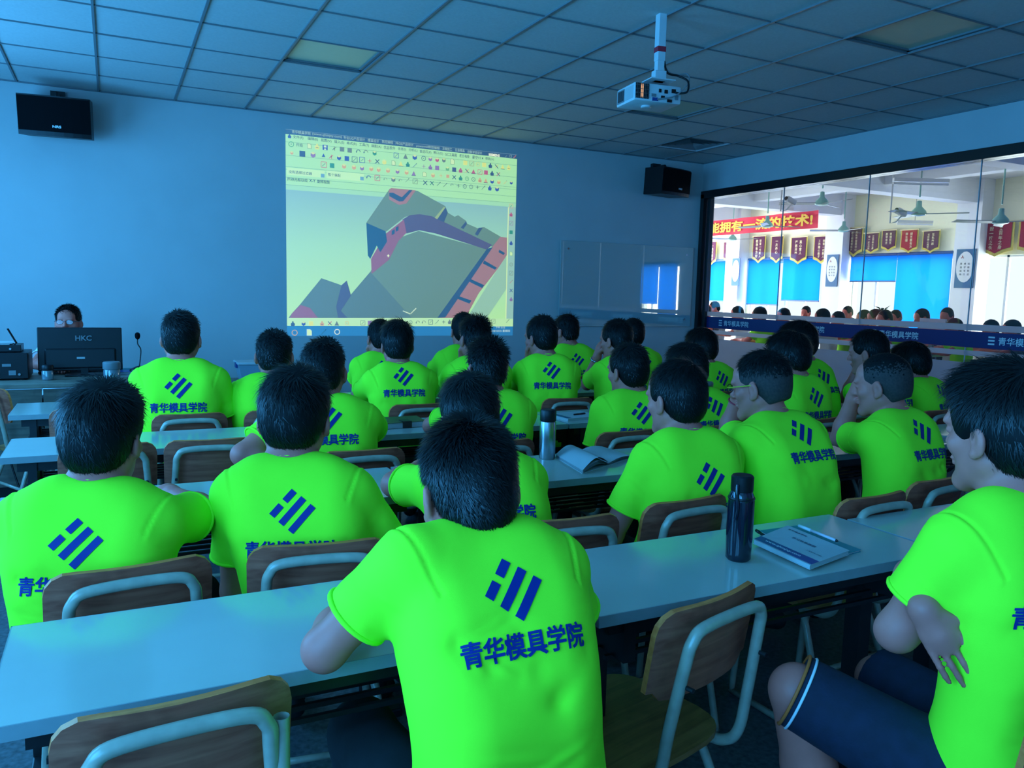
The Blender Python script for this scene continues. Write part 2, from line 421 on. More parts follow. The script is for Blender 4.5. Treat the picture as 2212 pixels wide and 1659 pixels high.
struct(MB().box((hx0-.02, (HY0+YB)/2, ZH/2), (.1, YB-HY0, ZH)).build('wall_hall_near', MT['hall_white']))
struct(MB().box((hx0-.02, (YB+YF)/2, (ZH+2.7)/2), (.1, YF-YB+.6, ZH-2.7)).build('wall_hall_near', MT['hall_white']))
# windows of the far wall: y ranges from the photograph's pixels on that wall
def hy(px, py=600): return on_x(px, py, XH)[1]
WZ0, WZ1 = .80, 2.33
hw = [(hy(1578), hy(1505)-1.2), (hy(1779), hy(1619)), (hy(2060), hy(1838)), (hy(2340), hy(2118))]
hw = [(min(a), max(a)) for a in hw]
hw[0] = (hw[0][0], hw[0][0]+3.6)
per = hw[1][0]-hw[2][0]
hw += [(hw[3][0]-per*k, hw[3][1]-per*k) for k in (1, 2, 3, 4)]
hw = sorted([w for w in hw if w[0] > HY0+.3])
mb = MB(); cuts = [HY0]+[q for w in hw for q in w]+[HY1]
for i in range(0, len(cuts), 2): mb.box((XH+.12, (cuts[i]+cuts[i+1])/2, ZH/2), (.24, cuts[i+1]-cuts[i], ZH))
for a, b in hw:
    mb.box((XH+.12, (a+b)/2, WZ0/2), (.24, b-a, WZ0)); mb.box((XH+.12, (a+b)/2, (WZ1+ZH)/2), (.24, b-a, ZH-WZ1))
struct(mb.build('wall_hall_far', MT['hall_wall']))
for n, (a, b) in enumerate(hw):
    w = struct(empty('window_%d' % (n+6), (XH+.1, (a+b)/2, WZ0))); L = b-a; H = WZ1-WZ0
    for k in range(5): MB().box((0, -L/2+L*k/4, H/2), (.05, .045, H)).build('mullion', MT['white_frame'], w)
    for z in (.02, H-.02): MB().box((0, 0, z), (.05, L, .045)).build('window_rail', MT['white_frame'], w)
# roller blinds (a, b in pixels on the far wall, lower end in pixels)
bl = [(1500, 1577, 650), (1619, 1688, 658), (1694, 1776, 650), (1840, 1939, 608), (1940, 2058, 720)]
for k, (pa, pb, pz) in enumerate(bl):
    ya, yb = hy(pa), hy(pb); zb = max(WZ0+.02, on_x((pa+pb)/2, pz, XH-.05)[2]); zt = WZ1+.06
    r = empty('roller_blind', (XH-.06, (ya+yb)/2, zt))
    tag(r, ['blue roller blind on the hall window nearest the dark end post', 'lowered blue roller blind above the left half of the second hall window',
            'lowered blue roller blind on the right half of the second hall window', 'short half-raised blue roller blind beside the full-length one',
            'wide full-length blue roller blind lowered to the sill'][k], 'blind', 'blue roller blinds in the hall')
    MB().box((0, 0, -(zt-zb)/2), (.004, ya-yb, zt-zb)).build('blind_cloth', MT['blind'], r)
    MB().tube([(0, -(ya-yb)/2, .02), (0, (ya-yb)/2, .02)], .03).build('roller', MT['blueprint'], r)
    MB().box((0, 0, -(zt-zb)), (.02, ya-yb, .03)).build('bottom_bar', MT['blueprint'], r)
for n, (a, b) in enumerate(hw[:4]):
    for q in (0, 1):
        ya, yb = a+(b-a)*(.5*q+.5), a+(b-a)*.5*q+.03; zt = WZ1+.06; zb = WZ0+(.35 if q == n else .02)
        r = tag(empty('roller_blind', (XH-.06, (ya+yb)/2, zt)), 'blue roller blind showing only as a reflection in the glass board', 'blind', 'blue roller blinds in the hall')
        MB().box((0, 0, -(zt-zb)/2), (.004, ya-yb, zt-zb)).build('blind_cloth', MT['blind'], r); MB().tube([(0, -(ya-yb)/2, .02), (0, (ya-yb)/2, .02)], .03).build('roller', MT['blueprint'], r)
# columns and beams
for px in (1600, 1818, 2105):
    y = hy(px)
    struct(MB().box((XH-.16, y, ZH/2), (.34, .5, ZH)).build('trim_column', MT['hall_white']))
for px in (1600, 1818, 2105, 2480):
    y = hy(px); struct(MB().box(((hx0+XH)/2, y, ZH-.22), (XH-hx0, .32, .46)).build('trim_beam', MT['hall_white']))
for x in (9.2, 12.2): struct(MB().box((x, (HY0+HY1)/2, ZH-.16), (.26, HY1-HY0, .34)).build('trim_beam', MT['hall_white']))

# pennants on the far wall: px centre, px top, px width, px bottom, colour, text columns
PEN = [(1537, 522, 24, 572, 0, ('学技术人才', '一帆风顺好')), (1574, 522, 24, 566, 0, ('教学之典范', '匠心大道')), (1640, 510, 28, 567, 0, ('教导有方好', '培育一代新人')),
       (1679, 510, 26, 567, 0, ('一片丹心',)), (1726, 512, 34, 569, 0, ('严慈并举', '真心育人')), (1776, 510, 33, 568, 0, ('工作精心教子', '培育一代新人')),
       (1847, 492, 31, 553, 0, ('鼎力相助情似海', '无私传授恩如山')), (1883, 503, 28, 547, 0, ('传一技之长', '来百年之身')), (1921, 497, 27, 542, 0, ('教导有方', '育德授艺')),
       (1965, 496, 31, 545, 1, ('师生情', '授艺教有方')), (2012, 498, 30, 545, 0, ('名师精心授艺', '无私奉献')), (2154, 480, 56, 552, 2, ('授一技之长', '来百年之身')), (2236, 475, 50, 548, 2, ('名师高徒',))]
PLB = ['purple pennant hanging nearest the dark end post', 'second purple pennant from the dark end post', 'purple pennant below the banner over the lowered blind', 'narrow purple pennant with one column of gold lettering',
       'purple pennant with large gold characters below the banner', 'purple pennant below the right end of the red banner', 'tall purple pennant behind the glass joint right of the banner', 'small purple pennant above the half-raised blind',
       'small plain purple pennant left of the red one', 'bright red pennant among the purple ones', 'purple pennant with orange tassels right of the red one', 'large crimson pennant above the bare bright window', 'large crimson pennant cut off at the right edge of the picture']
for (px, pt, pw, pb, c, cols), lb in zip(PEN, PLB):
    X = XH-.12
    T = on_x(px, pt, X); B = on_x(px, pb, X); w = pw/FPX*(X/ray(px, pt)[0])*1.18; h = T[2]-B[2]
    r = empty('award_pennant', (X, T[1], T[2])); tag(r, lb, 'pennant', 'award pennants on the hall wall')
    prof = [(-.5, 0), (.5, 0), (.5, -.82), (.25, -.88), (0, -1.0), (-.25, -.88), (-.5, -.82)]
    A = ((0, w, 0), (0, 0, h), (1, 0, 0))
    MB().prism([(p[0]*1.16, p[1]*1.0-.03 if p[1] else .0) for p in prof], A, (.012, 0, 0), .006).build('fringe', MT['fringe'], r)
    MB().prism([(p[0], p[1]*.93) for p in prof], A, (.0, 0, 0), .008).build('velvet', MT[('purple', 'redvelvet', 'redvelvet')[c]], r)
    MB().tube([(0, -w*.62, 0), (0, w*.62, 0)], .014, 6).build('rod', MT['gold'], r)
    for k, col in enumerate(cols):
        yy = w*((k+.5)/len(cols)-.5)*.62
        ch = h*.70/max(5, len(col))
        for q, g in enumerate(col):
            put_text('gold_character', g, MT['gold'], r, (-.003, -yy, -h*.12-ch*(q+.5)), (0, -1, 0), (0, 0, 1), em=ch*.92, bold=.02)
# red banner hung across the hall
BX = 13.3
b0, b1 = on_x(1490, 480, BX), on_x(1766, 491, BX); bt = on_x(1640, 467, BX)[2]; bb = on_x(1640, 502, BX)[2]
bn = empty('slogan_banner', (BX, (b0[1]+b1[1])/2, (bt+bb)/2)); tag(bn, 'long red cloth banner with yellow slogan hung across the hall', 'banner')
bw = b0[1]-b1[1]; bh = bt-bb
mb = MB(); n = 24
mb.add([p for k in range(n+1) for p in ((.03*math.sin(k*.9), bw/2-bw*k/n, -bh/2), (.03*math.sin(k*.9+.4), bw/2-bw*k/n, bh/2))], [(2*k, 2*k+2, 2*k+3, 2*k+1) for k in range(n)])
mb.build('banner_cloth', MT['banner'], bn, smooth='all')
ya, yb = on_x(1512, 480, BX)[1], on_x(1758, 490, BX)[1]
put_text('slogan_lettering', '才能拥有一流的技术!', MT['yellow'], bn, (-.045, (ya+yb)/2-(b0[1]+b1[1])/2, 0), (0, -1, 0), (0, 0, 1), width=ya-yb, height=bh*.70, bold=.03)
# posters on the columns
MT['poster'] = mat('poster_paper', (.72, .76, .78), .6); MT['posterblue'] = mat('poster_blue', (.02, .12, .28), .6); MT['ink'] = mat('dark_ink', (.03, .03, .05), .7)
for (px, pt, pb, wpx), lb in zip([(1591, 558, 617, 20), (1800, 550, 619, 26), (2088, 538, 622, 36)], ['small framed blue-edged poster between the first two hall windows', 'blue-edged poster on the column right of the second hall window', 'tall blue-edged poster beside the bare bright window']):
    X = XH-.345; T = on_x(px, pt, X); B = on_x(px, pb, X); w = wpx/FPX*(X/ray(px, pt)[0])*1.2; h = T[2]-B[2]
    r = empty('wall_poster', (X, T[1], B[2])); tag(r, lb, 'poster', 'posters on the hall columns')
    MB().box((0, 0, h/2), (.012, w, h)).build('sheet', MT['posterblue'], r)
    mb = MB(); mb.prism([(w*.46*math.cos(a), h*.40*math.sin(a)) for a in np.linspace(0, 2*math.pi, 20)[:-1]], ((0, 1, 0), (0, 0, 1), (1, 0, 0)), (-.010, 0, h*.54), .004); mb.build('oval', MT['poster'], r)
    for k in range(3):
        for q in range(4): put_text('ink_character', '厚德载物博学笃行知新致远'[k*4+q], MT['ink'], r, (-.0125, w*(.2-.2*k), h*(.62-.09*q)), (0, -1, 0), (0, 0, 1), height=h*.055)
    put_text('red_mark', '人', MT['red'], r, (-.0125, w*.16, h*.80), (0, -1, 0), (0, 0, 1), height=h*.08, bold=.03)
# ceiling fans
fan = None
FAN = [(1775, 440, 13.3, 20), (1984, 462, 12.2, 65), (2161, 480, 11.4, 35), (1657, 488, 16.0, 100), (1822, 498, 19.0, 15), (1582, 517, 21.5, 50)]
FLB = ['pale green ceiling fan hanging above the red banner, left of centre', 'pale green ceiling fan in the middle of the hall nearest the glass', 'pale green ceiling fan at the right edge above the crimson pennant',
       'pale green ceiling fan in front of the red banner', 'small pale green ceiling fan right of the banner end', 'small pale green ceiling fan near the dark end post']
for (px, py, dep, a), lb in zip(FAN, FLB):
    d = ray(px, py); p = d*dep+np.array([0, 0, CAMH])
    if p[0] > XH-.9: p = on_x(px, py, XH-.9)
    r = empty('ceiling_fan', (p[0], p[1], p[2])); tag(r, lb, 'fan', 'ceiling fans in the hall')
    up = max(.3, ZH-p[2])
    MB().lathe([(.015, .20), (.035, .19), (.04, .11), (.10, .045), (.115, .0), (.10, -.02), (.035, -.035)], n=18).build('motor_housing', MT['fan'], r, smooth=True)
    MB().tube([(0, 0, .25), (0, 0, up)], .012, 8).build('down_rod', MT['fan'], r)
    for k in range(3):
        b = MB().box((.39, 0, 0), (.58, .12, .008), R=Matrix.Rotation(.18, 3, 'X')).build('blade', MT['fanblade'], r); b.rotation_euler = (0, 0, math.radians(a+120*k))
# tube lamps and cameras
for (p0, p1, dep), lb in zip([((1930, 388), (2048, 405), 11.5), ((1938, 478), (2014, 488), 16)], ['long fluorescent tube lamp below the hall ceiling beam', 'short-looking far fluorescent tube lamp above the small fan']):
    A = ray(*p0)*dep+np.array([0, 0, CAMH]); d2 = ray(*p1); B = d2*(dep*1.0)+np.array([0, 0, CAMH]); B[2] = A[2]
    c = (A+B)/2; r = empty('tube_lamp', c); tag(r, lb, 'lamp', 'tube lamps in the hall')
    MB().box((0, 0, 0), (float(np.linalg.norm((B-A)[:2])), .06, .05), R=Matrix.Rotation(math.atan2(B[1]-A[1], B[0]-A[0]), 3, 'Z')).build('batten', MT['white_plastic'], r)
    MB().tube([A-c-np.array([0, 0, .05]), B-c-np.array([0, 0, .05])], .016, 8).build('tube', MT['white_print'], r)
    MB().tube([(0, 0, .02), (0, 0, max(.05, ZH-c[2]))], .006, 6).build('hanger', MT['grey_plastic'], r)
for (px, py, dep), lb in zip([(1710, 434, 12.5), (1948, 459, 12.0)], ['white bullet camera on a bracket left of the nearest fan', 'white bullet camera beside the middle fan']):
    p = ray(px, py)*dep+np.array([0, 0, CAMH]); r = empty('security_camera', p); tag(r, lb, 'camera', 'security cameras in the hall')
    R_ = Matrix.Rotation(.3, 3, 'Y')
    MB().box((-.02, 0, 0), (.2, .09, .09), R=R_, bev=.02).build('housing', MT['white_plastic'], r)
    MB().tube([(-.125, 0, -.035+.07), (-.10, 0, .03)], .03, 10).build('lens', MT['black_plastic'], r)
    MB().tube([(.0, 0, -.05), (-.05, .05, -.14), (-.12, .1, -.16), (-.12, .1, ZH-p[2])], .012, 6).build('bracket', MT['white_plastic'], r)

# ------------------------------------------------------------------ projected picture on the front wall
AMB = (.045, .19, .41)      # what the room light alone gives on this wall
def s2l(c): return tuple((k/255/12.92) if k <= 10 else ((k/255+.055)/1.055)**2.4 for k in c)
_pm = {}
def pj(c):
    """wall paint + the projector's light of colour c (picture colour minus the room light already there)"""
    if c not in _pm:
        e = [max(0.0, a-b) for a, b in zip(s2l(c), AMB)]
        m = mat('projected_%d_%d_%d' % c, (.53, .52, .51), .85, emit=tuple(e), estr=1.0, spec=.2); _pm[c] = m
    return _pm[c]
SX0, SX1, SZ0, SZ1 = 1.512, 3.975, .925, 2.888
scr = empty('projected_image', (SX0, YF, SZ0)); tag(scr, 'projected computer desktop showing a grey-green moulded part on the front wall', 'projection')
_O = np.array([SX0, YF, SZ0])
def zz(x, y): q = on_y(600+x/3.4556, 260+y/3.4556, YF); return q[0]-SX0, q[2]-SZ0
def poly(name, pts, c, lift, parent=scr, local=False):
    P = pts if local else [zz(*p) for p in pts]
    P = [(min(max(p[0], 0), SX1-SX0), min(max(p[1], 0), SZ1-SZ0)) for p in P]
    a = sum(P[i][0]*P[(i+1) % len(P)][1]-P[(i+1) % len(P)][0]*P[i][1] for i in range(len(P)))
    if a < 0: P = P[::-1]
    mb = MB(); mb.add([(p[0], -lift, p[1]) for p in P], [tuple(range(len(P)))])
    return mb.build(name, pj(c) if isinstance(c, tuple) else c, parent)
W_, H_ = SX1-SX0, SZ1-SZ0
def rect(name, x0, z0, x1, z1, c, lift): return poly(name, [(x0, z0), (x1, z0), (x1, z1), (x0, z1)], c, lift, local=True)
# viewport gradient is part of the projected picture
vm = bpy.data.materials.new('projected_viewport'); vm.use_nodes = True
nt = vm.node_tree; b = nt.nodes['Principled BSDF']; b.inputs['Base Color'].default_value = (.53, .52, .51, 1); b.inputs['Roughness'].default_value = .85
tc = nt.nodes.new('ShaderNodeTexCoord'); sp = nt.nodes.new('ShaderNodeSeparateXYZ'); rp = nt.nodes.new('ShaderNodeValToRGB')
mr = nt.nodes.new('ShaderNodeMapRange'); mr.inputs['From Min'].default_value = .2; mr.inputs['From Max'].default_value = 1.45
nt.links.new(tc.outputs['Object'], sp.inputs[0]); nt.links.new(sp.outputs['Z'], mr.inputs['Value']); nt.links.new(mr.outputs[0], rp.inputs['Fac']); nt.links.new(rp.outputs['Color'], b.inputs['Emission Color'])
b.inputs['Emission Strength'].default_value = 1.0
def _em(c): return (*[max(0, x-y) for x, y in zip(s2l(c), AMB)], 1)
rp.color_ramp.elements[0].color = _em((178, 240, 196)); rp.color_ramp.elements[1].color = _em((136, 196, 214)); e = rp.color_ramp.elements.new(.55); e.color = _em((160, 226, 206))
rect('viewport', 0, .18, W_, 1.47, vm, .0010)
rect('title_bar', 0, H_-.048, W_, H_, (66, 108, 152), .0010)
rect('title_line', 0, H_-.004, W_, H_, (110, 160, 195), .0016)
tb0 = zz(70, 480)[1]
rect('toolbar', 0, tb0, W_, H_-.046, (168, 236, 200), .0014)
for y in (115, 215, 300, 365, 425, 480):
    q = zz(70, y+45 if y < 365 else y)[1]; rect('toolbar_line', 0, q-.002, W_, q+.002, (120, 180, 185), .0020)
rect('prompt_bar', 0, tb0-.045, W_, tb0, (160, 228, 205), .0014)
rect('status_bar', 0, .100, W_, .185, (186, 240, 205), .0014)
rect('task_bar', 0, .0, W_, .100, (62, 146, 210), .0010)
rect('side_strip', W_-.085, .185, W_, tb0-.05, (150, 205, 210), .0014)
rect('side_edge', W_-.095, .185, W_-.085, tb0-.05, (215, 248, 205), .0016)
# the moulded part in the viewport (photo coordinates of the enlarged crop)
SAGE, SAGE2, PINK, PINK2, PURP, DARK, DARK2, LITE = (108, 158, 152), (96, 146, 142), (160, 144, 168), (142, 126, 150), (92, 108, 156), (38, 76, 122), (66, 112, 140), (150, 205, 200)
def S(n, pts, c, k): return poly(n, pts, c, .0018+.0004*k)
S('part_floor', [(690, 1130), (760, 1000), (870, 890), (1050, 825), (1560, 960), (1210, 1475), (480, 1475), (520, 1330), (560, 1285)], SAGE, 0)
S('part_top', [(660, 765), (835, 510), (1040, 525), (1250, 640), (1270, 690), (1320, 720), (1345, 708), (1405, 750), (1410, 770), (1490, 805), (1540, 797), (1680, 878), (1600, 945), (1060, 700), (950, 720), (810, 830)], SAGE, 1)
S('part_wall', [(800, 850), (940, 740), (960, 840), (900, 900), (830, 1040), (700, 1145), (695, 1035), (750, 940)], PINK2, 3)
S('part_inner_wall', [(930, 740), (985, 708), (1060, 700), (1150, 716), (1600, 930), (1560, 965), (1180, 845), (1055, 820), (960, 845)], PURP, 2)
S('part_side', [(660, 765), (805, 828), (815, 905), (765, 985), (738, 935), (690, 1035), (672, 1010)], DARK, 4)
S('part_slot', [(850, 825), (872, 812), (872, 845), (850, 858)], DARK, 5); S('part_slot', [(880, 800), (900, 788), (900, 822), (880, 832)], DARK, 5)
S('part_boss', [(828, 520), (845, 505), (1030, 522), (960, 620), (905, 632), (830, 590)], PINK, 3)
S('part_boss_groove', [(832, 540), (860, 540), (925, 575), (980, 520), (1005, 520), (935, 604), (905, 606), (832, 566)], DARK2, 4)
S('part_groove', [(1185, 735), (1250, 650), (1268, 690), (1240, 760)], (74, 118, 122), 3); S('part_glint', [(1170, 728), (1240, 645), (1250, 652), (1190, 738)], (150, 190, 140), 4)
S('part_step', [(1365, 800), (1405, 752), (1412, 772), (1385, 812)], (74, 118, 122), 3); S('part_step', [(1470, 850), (1500, 802), (1530, 800), (1490, 862)], (74, 118, 122), 3)
S('part_rail', [(1710, 875), (1710, 1005), (1640, 1110), (1500, 1290), (1400, 1475), (1200, 1475), (1340, 1300), (1450, 1140), (1600, 945), (1660, 870)], PINK, 2)
S('part_rail_shade', [(1560, 960), (1605, 945), (1250, 1470), (1190, 1475)], DARK2, 3)
for q in ([(1540, 1045), (1635, 1100), (1620, 1115), (1530, 1068)], [(1440, 1185), (1540, 1230), (1525, 1252), (1430, 1205)], [(1345, 1310), (1445, 1345), (1430, 1368), (1335, 1330)], [(1650, 965), (1695, 990), (1685, 1005), (1648, 985)]): S('part_rib', q, DARK, 4)
S('part_side_light', [(1705, 1010), (1705, 1260), (1560, 1475), (1410, 1475), (1640, 1110)], LITE, 1)
S('part_arm', [(165, 1375), (325, 1178), (475, 1230), (515, 1195), (545, 1300), (690, 1130), (1000, 1475), (80, 1475), (105, 1440)], SAGE2, .5)
S('part_arm_shade', [(515, 1195), (545, 1310), (470, 1420), (520, 1475), (450, 1475), (435, 1390), (475, 1230)], (84, 122, 150), 2)
S('part_foot', [(105, 1440), (170, 1378), (240, 1400), (300, 1475), (90, 1475)], PINK2, 2)
for q in ([(935, 1420), (990, 1442), (986, 1447), (932, 1425)], [(990, 1442), (1030, 1400), (1034, 1405), (990, 1448)], [(815, 1008), (833, 1008), (833, 1014), (815, 1014)], [(821, 1000), (827, 1000), (827, 1022), (821, 1022)]): S('pointer_mark', q, (205, 238, 225), 6)
# lettering on the screen
INK = (70, 110, 140)
def wtext(s, zx, zy, hpx, c, zx2=None, bold=.004, lift=.0036):
    a = zz(zx, zy); w = None
    if zx2: w = zz(zx2, zy)[0]-a[0]
    hh = hpx/3.4556/FPX*8.2
    V, _ = text_mesh(s, bold)
    if not len(V): return
    d = V.max(0)-V.min(0); w = w or d[0]/d[1]*hh
    return put_text('screen_text', s, pj(c), scr, (a[0]+w/2, -lift, a[1]), (1, 0, 0), (0, 0, 1), width=w, height=hh, bold=bold)
TI = (150, 200, 215)
for s, x0, y0, x1 in (('青华模具学院', 105, 84, 245), ('(www.qhmjxy.com)', 258, 102, 478), ('专业UG产品设计', 490, 128, 650), ('模具设计', 672, 148, 755), ('数控编程', 777, 157, 860), ('PROE产品设计', 880, 170, 1012), ('powermill数控编程', 1034, 190, 1208), ('五轴加工', 1228, 210, 1300), ('五金模具', 1322, 220, 1395), ('创新学徒设计', 1415, 233, 1525)):
    wtext(s, x0, y0, 22, TI, x1)
wtext('SIEMENS', 1574, 255, 18, (225, 245, 240), 1656, .03)
for s, x0, y0, x1 in (('文件(F)', 112, 124, 190), ('编辑(E)', 222, 136, 300), ('视图(V)', 320, 148, 400), ('插入(S)', 420, 160, 495), ('格式(R)', 513, 170, 588), ('工具(T)', 607, 181, 680), ('装配(A)', 697, 191, 772), ('优品软件', 790, 201, 876), ('信息(I)', 895, 212, 957),
                       ('分析(L)', 975, 220, 1042), ('首选项(P)', 1058, 232, 1145), ('窗口(O)', 1162, 242, 1232), ('GC工具箱', 1247, 252, 1336), ('老五电极', 1354, 263, 1430), ('星空V7.4', 1450, 274, 1533), ('帮助(H)', 1549, 286, 1613)):
    wtext(s, x0, y0, 25, INK, x1, .012)
wtext('开始', 136, 182, 24, INK, 186, .012)
rect('combo_box', *zz(70, 405), *zz(350, 378), (190, 245, 205), .0022); rect('combo_box', *zz(365, 432), *zz(642, 400), (190, 245, 205), .0022)
for p in (335, 628):
    a = zz(p, 393+ (p-70)*.075); rect('combo_button', a[0]-.018, a[1]-.018, a[0]+.018, a[1]+.018, (110, 180, 215), .0028)
wtext('没有选择过滤器', 80, 383, 22, INK, 255, .012); wtext('整个装配', 375, 404, 22, INK, 468, .012)
wtext('拖动光标以绕', 70, 437, 24, (50, 90, 130), 222, .016); wtext('X-Y', 234, 449, 20, (50, 90, 130), 281, .016); wtext('旋转视图', 292, 455, 24, (50, 90, 130), 385, .016)
wtext('下午 3:12', 1625, 1545, 18, (185, 225, 240), 1695); wtext('2018/10/25 星期四', 1583, 1571, 18, (185, 225, 240), 1732)
# toolbar icons
YEL, BLU, GRN, GRY, VIO, CRI, TEA, ORA = (215, 232, 120), (70, 120, 200), (110, 190, 130), (110, 150, 165), (140, 140, 200), (180, 100, 130), (70, 165, 165), (200, 180, 120)
def icon(zx, zy, kind, c, s=17):
    a = zz(zx, zy); h = s/3.4556/FPX*8.2*1.05
    mb = MB(); mb2 = MB()
    def pg(m, pts, l): m.add([(a[0]+p[0]*h, -l, a[1]+p[1]*h) for p in pts], [tuple(range(len(pts)))])
    def ring(m, r0, r1, l, n=14):
        P = [(math.cos(2*math.pi*k/n), math.sin(2*math.pi*k/n)) for k in range(n)]
        for k in range(n):
            q = (k+1) % n; pg(m, [(P[k][0]*r0, P[k][1]*r0), (P[k][0]*r1, P[k][1]*r1), (P[q][0]*r1, P[q][1]*r1), (P[q][0]*r0, P[q][1]*r0)], l)
    def bar(m, p, q, w, l):
        d = (q[0]-p[0], q[1]-p[1]); n = math.hypot(*d); nx, ny = -d[1]/n*w, d[0]/n*w
        pg(m, [(p[0]+nx, p[1]+ny), (p[0]-nx, p[1]-ny), (q[0]-nx, q[1]-ny), (q[0]+nx, q[1]+ny)], l)
    l0, l1 = .0030, .0036; c2 = INK
    if kind == 'cube':
        pg(mb, [(-.8, -.5), (0, -1), (.8, -.5), (.8, .5), (0, 1), (-.8, .5)], l0); c2 = (205, 235, 190)
        pg(mb2, [(-.8, .5), (0, 0.05), (.75, .5), (0, .95)], l1)
    elif kind == 'sq': pg(mb, [(-.9, -.9), (.9, -.9), (.9, .9), (-.9, .9)], l0)
    elif kind == 'frame':
        for p, q in (((-1, -1), (1, -1)), ((1, -1), (1, 1)), ((1, 1), (-1, 1)), ((-1, 1), (-1, -1))): bar(mb, p, q, .1, l0)
        bar(mb2, (-.6, -.6), (.6, .6), .08, l1)
    elif kind == 'ring': ring(mb, .7, .9, l0); pg(mb2, [(-.15, -.15), (.15, -.15), (.15, .15), (-.15, .15)], l1)
    elif kind == 'page':
        pg(mb, [(-.8, -1), (.8, -1), (.8, .5), (.3, 1), (-.8, 1)], l0); c2 = (205, 245, 205); pg(mb2, [(-.65, -.85), (.65, -.85), (.65, .4), (.2, .85), (-.65, .85)], l1)
    elif kind == 'disk': pg(mb, [(-1, -1), (1, -1), (1, 1), (-1, 1)], l0); c2 = (200, 240, 215); pg(mb2, [(-.5, 0), (.5, 0), (.5, .8), (-.5, .8)], l1); pg(mb2, [(-.4, -.9), (.4, -.9), (.4, -.4), (-.4, -.4)], l1)
    elif kind == 'cut': bar(mb, (-.8, -.6), (.8, .7), .12, l0); bar(mb, (.2, -.8), (.1, .9), .12, l0); ring(mb2, .15, .3, l1, 8)
    elif kind == 'arc':
        for k in range(7):
            t0, t1 = math.pi*k/7, math.pi*(k+1)/7; bar(mb, (.8*math.cos(t0), .8*math.sin(t0)-.2), (.8*math.cos(t1), .8*math.sin(t1)-.2), .13, l0)
        pg(mb2, [(-1.1, -.1), (-.4, -.1), (-.8, -.7)], l1)
    elif kind == 'tri': pg(mb, [(-.9, -.8), (.9, -.8), (0, 1)], l0); bar(mb2, (-1, -.9), (1, -.9), .1, l1)
    elif kind == 'plus': bar(mb, (-.8, 0), (.8, 0), .1, l0); bar(mb, (0, -.8), (0, .8), .1, l0); pg(mb2, [(-.1, .1), (.1, .1), (.1, .3), (-.1, .3)], l1)
    elif kind == 'line': bar(mb, (-.8, -.8), (.8, .8), .09, l0); pg(mb2, [(.5, .5), (.9, .9), (.5, .9)], l1)
    elif kind == 'x': bar(mb, (-.8, -.8), (.8, .8), .16, l0); bar(mb2, (-.8, .8), (.8, -.8), .16, l1)
    elif kind == 'jar': pg(mb, [(-.7, -1), (.7, -1), (.9, 0), (.3, .5), (.3, 1), (-.3, 1), (-.3, .5), (-.9, 0)], l0); bar(mb2, (-.5, -.4), (.5, -.4), .1, l1)
    o = mb.build('toolbar_icon', pj(c), scr)
    if mb2.f: mb2.build('icon_detail', pj(c2), o)
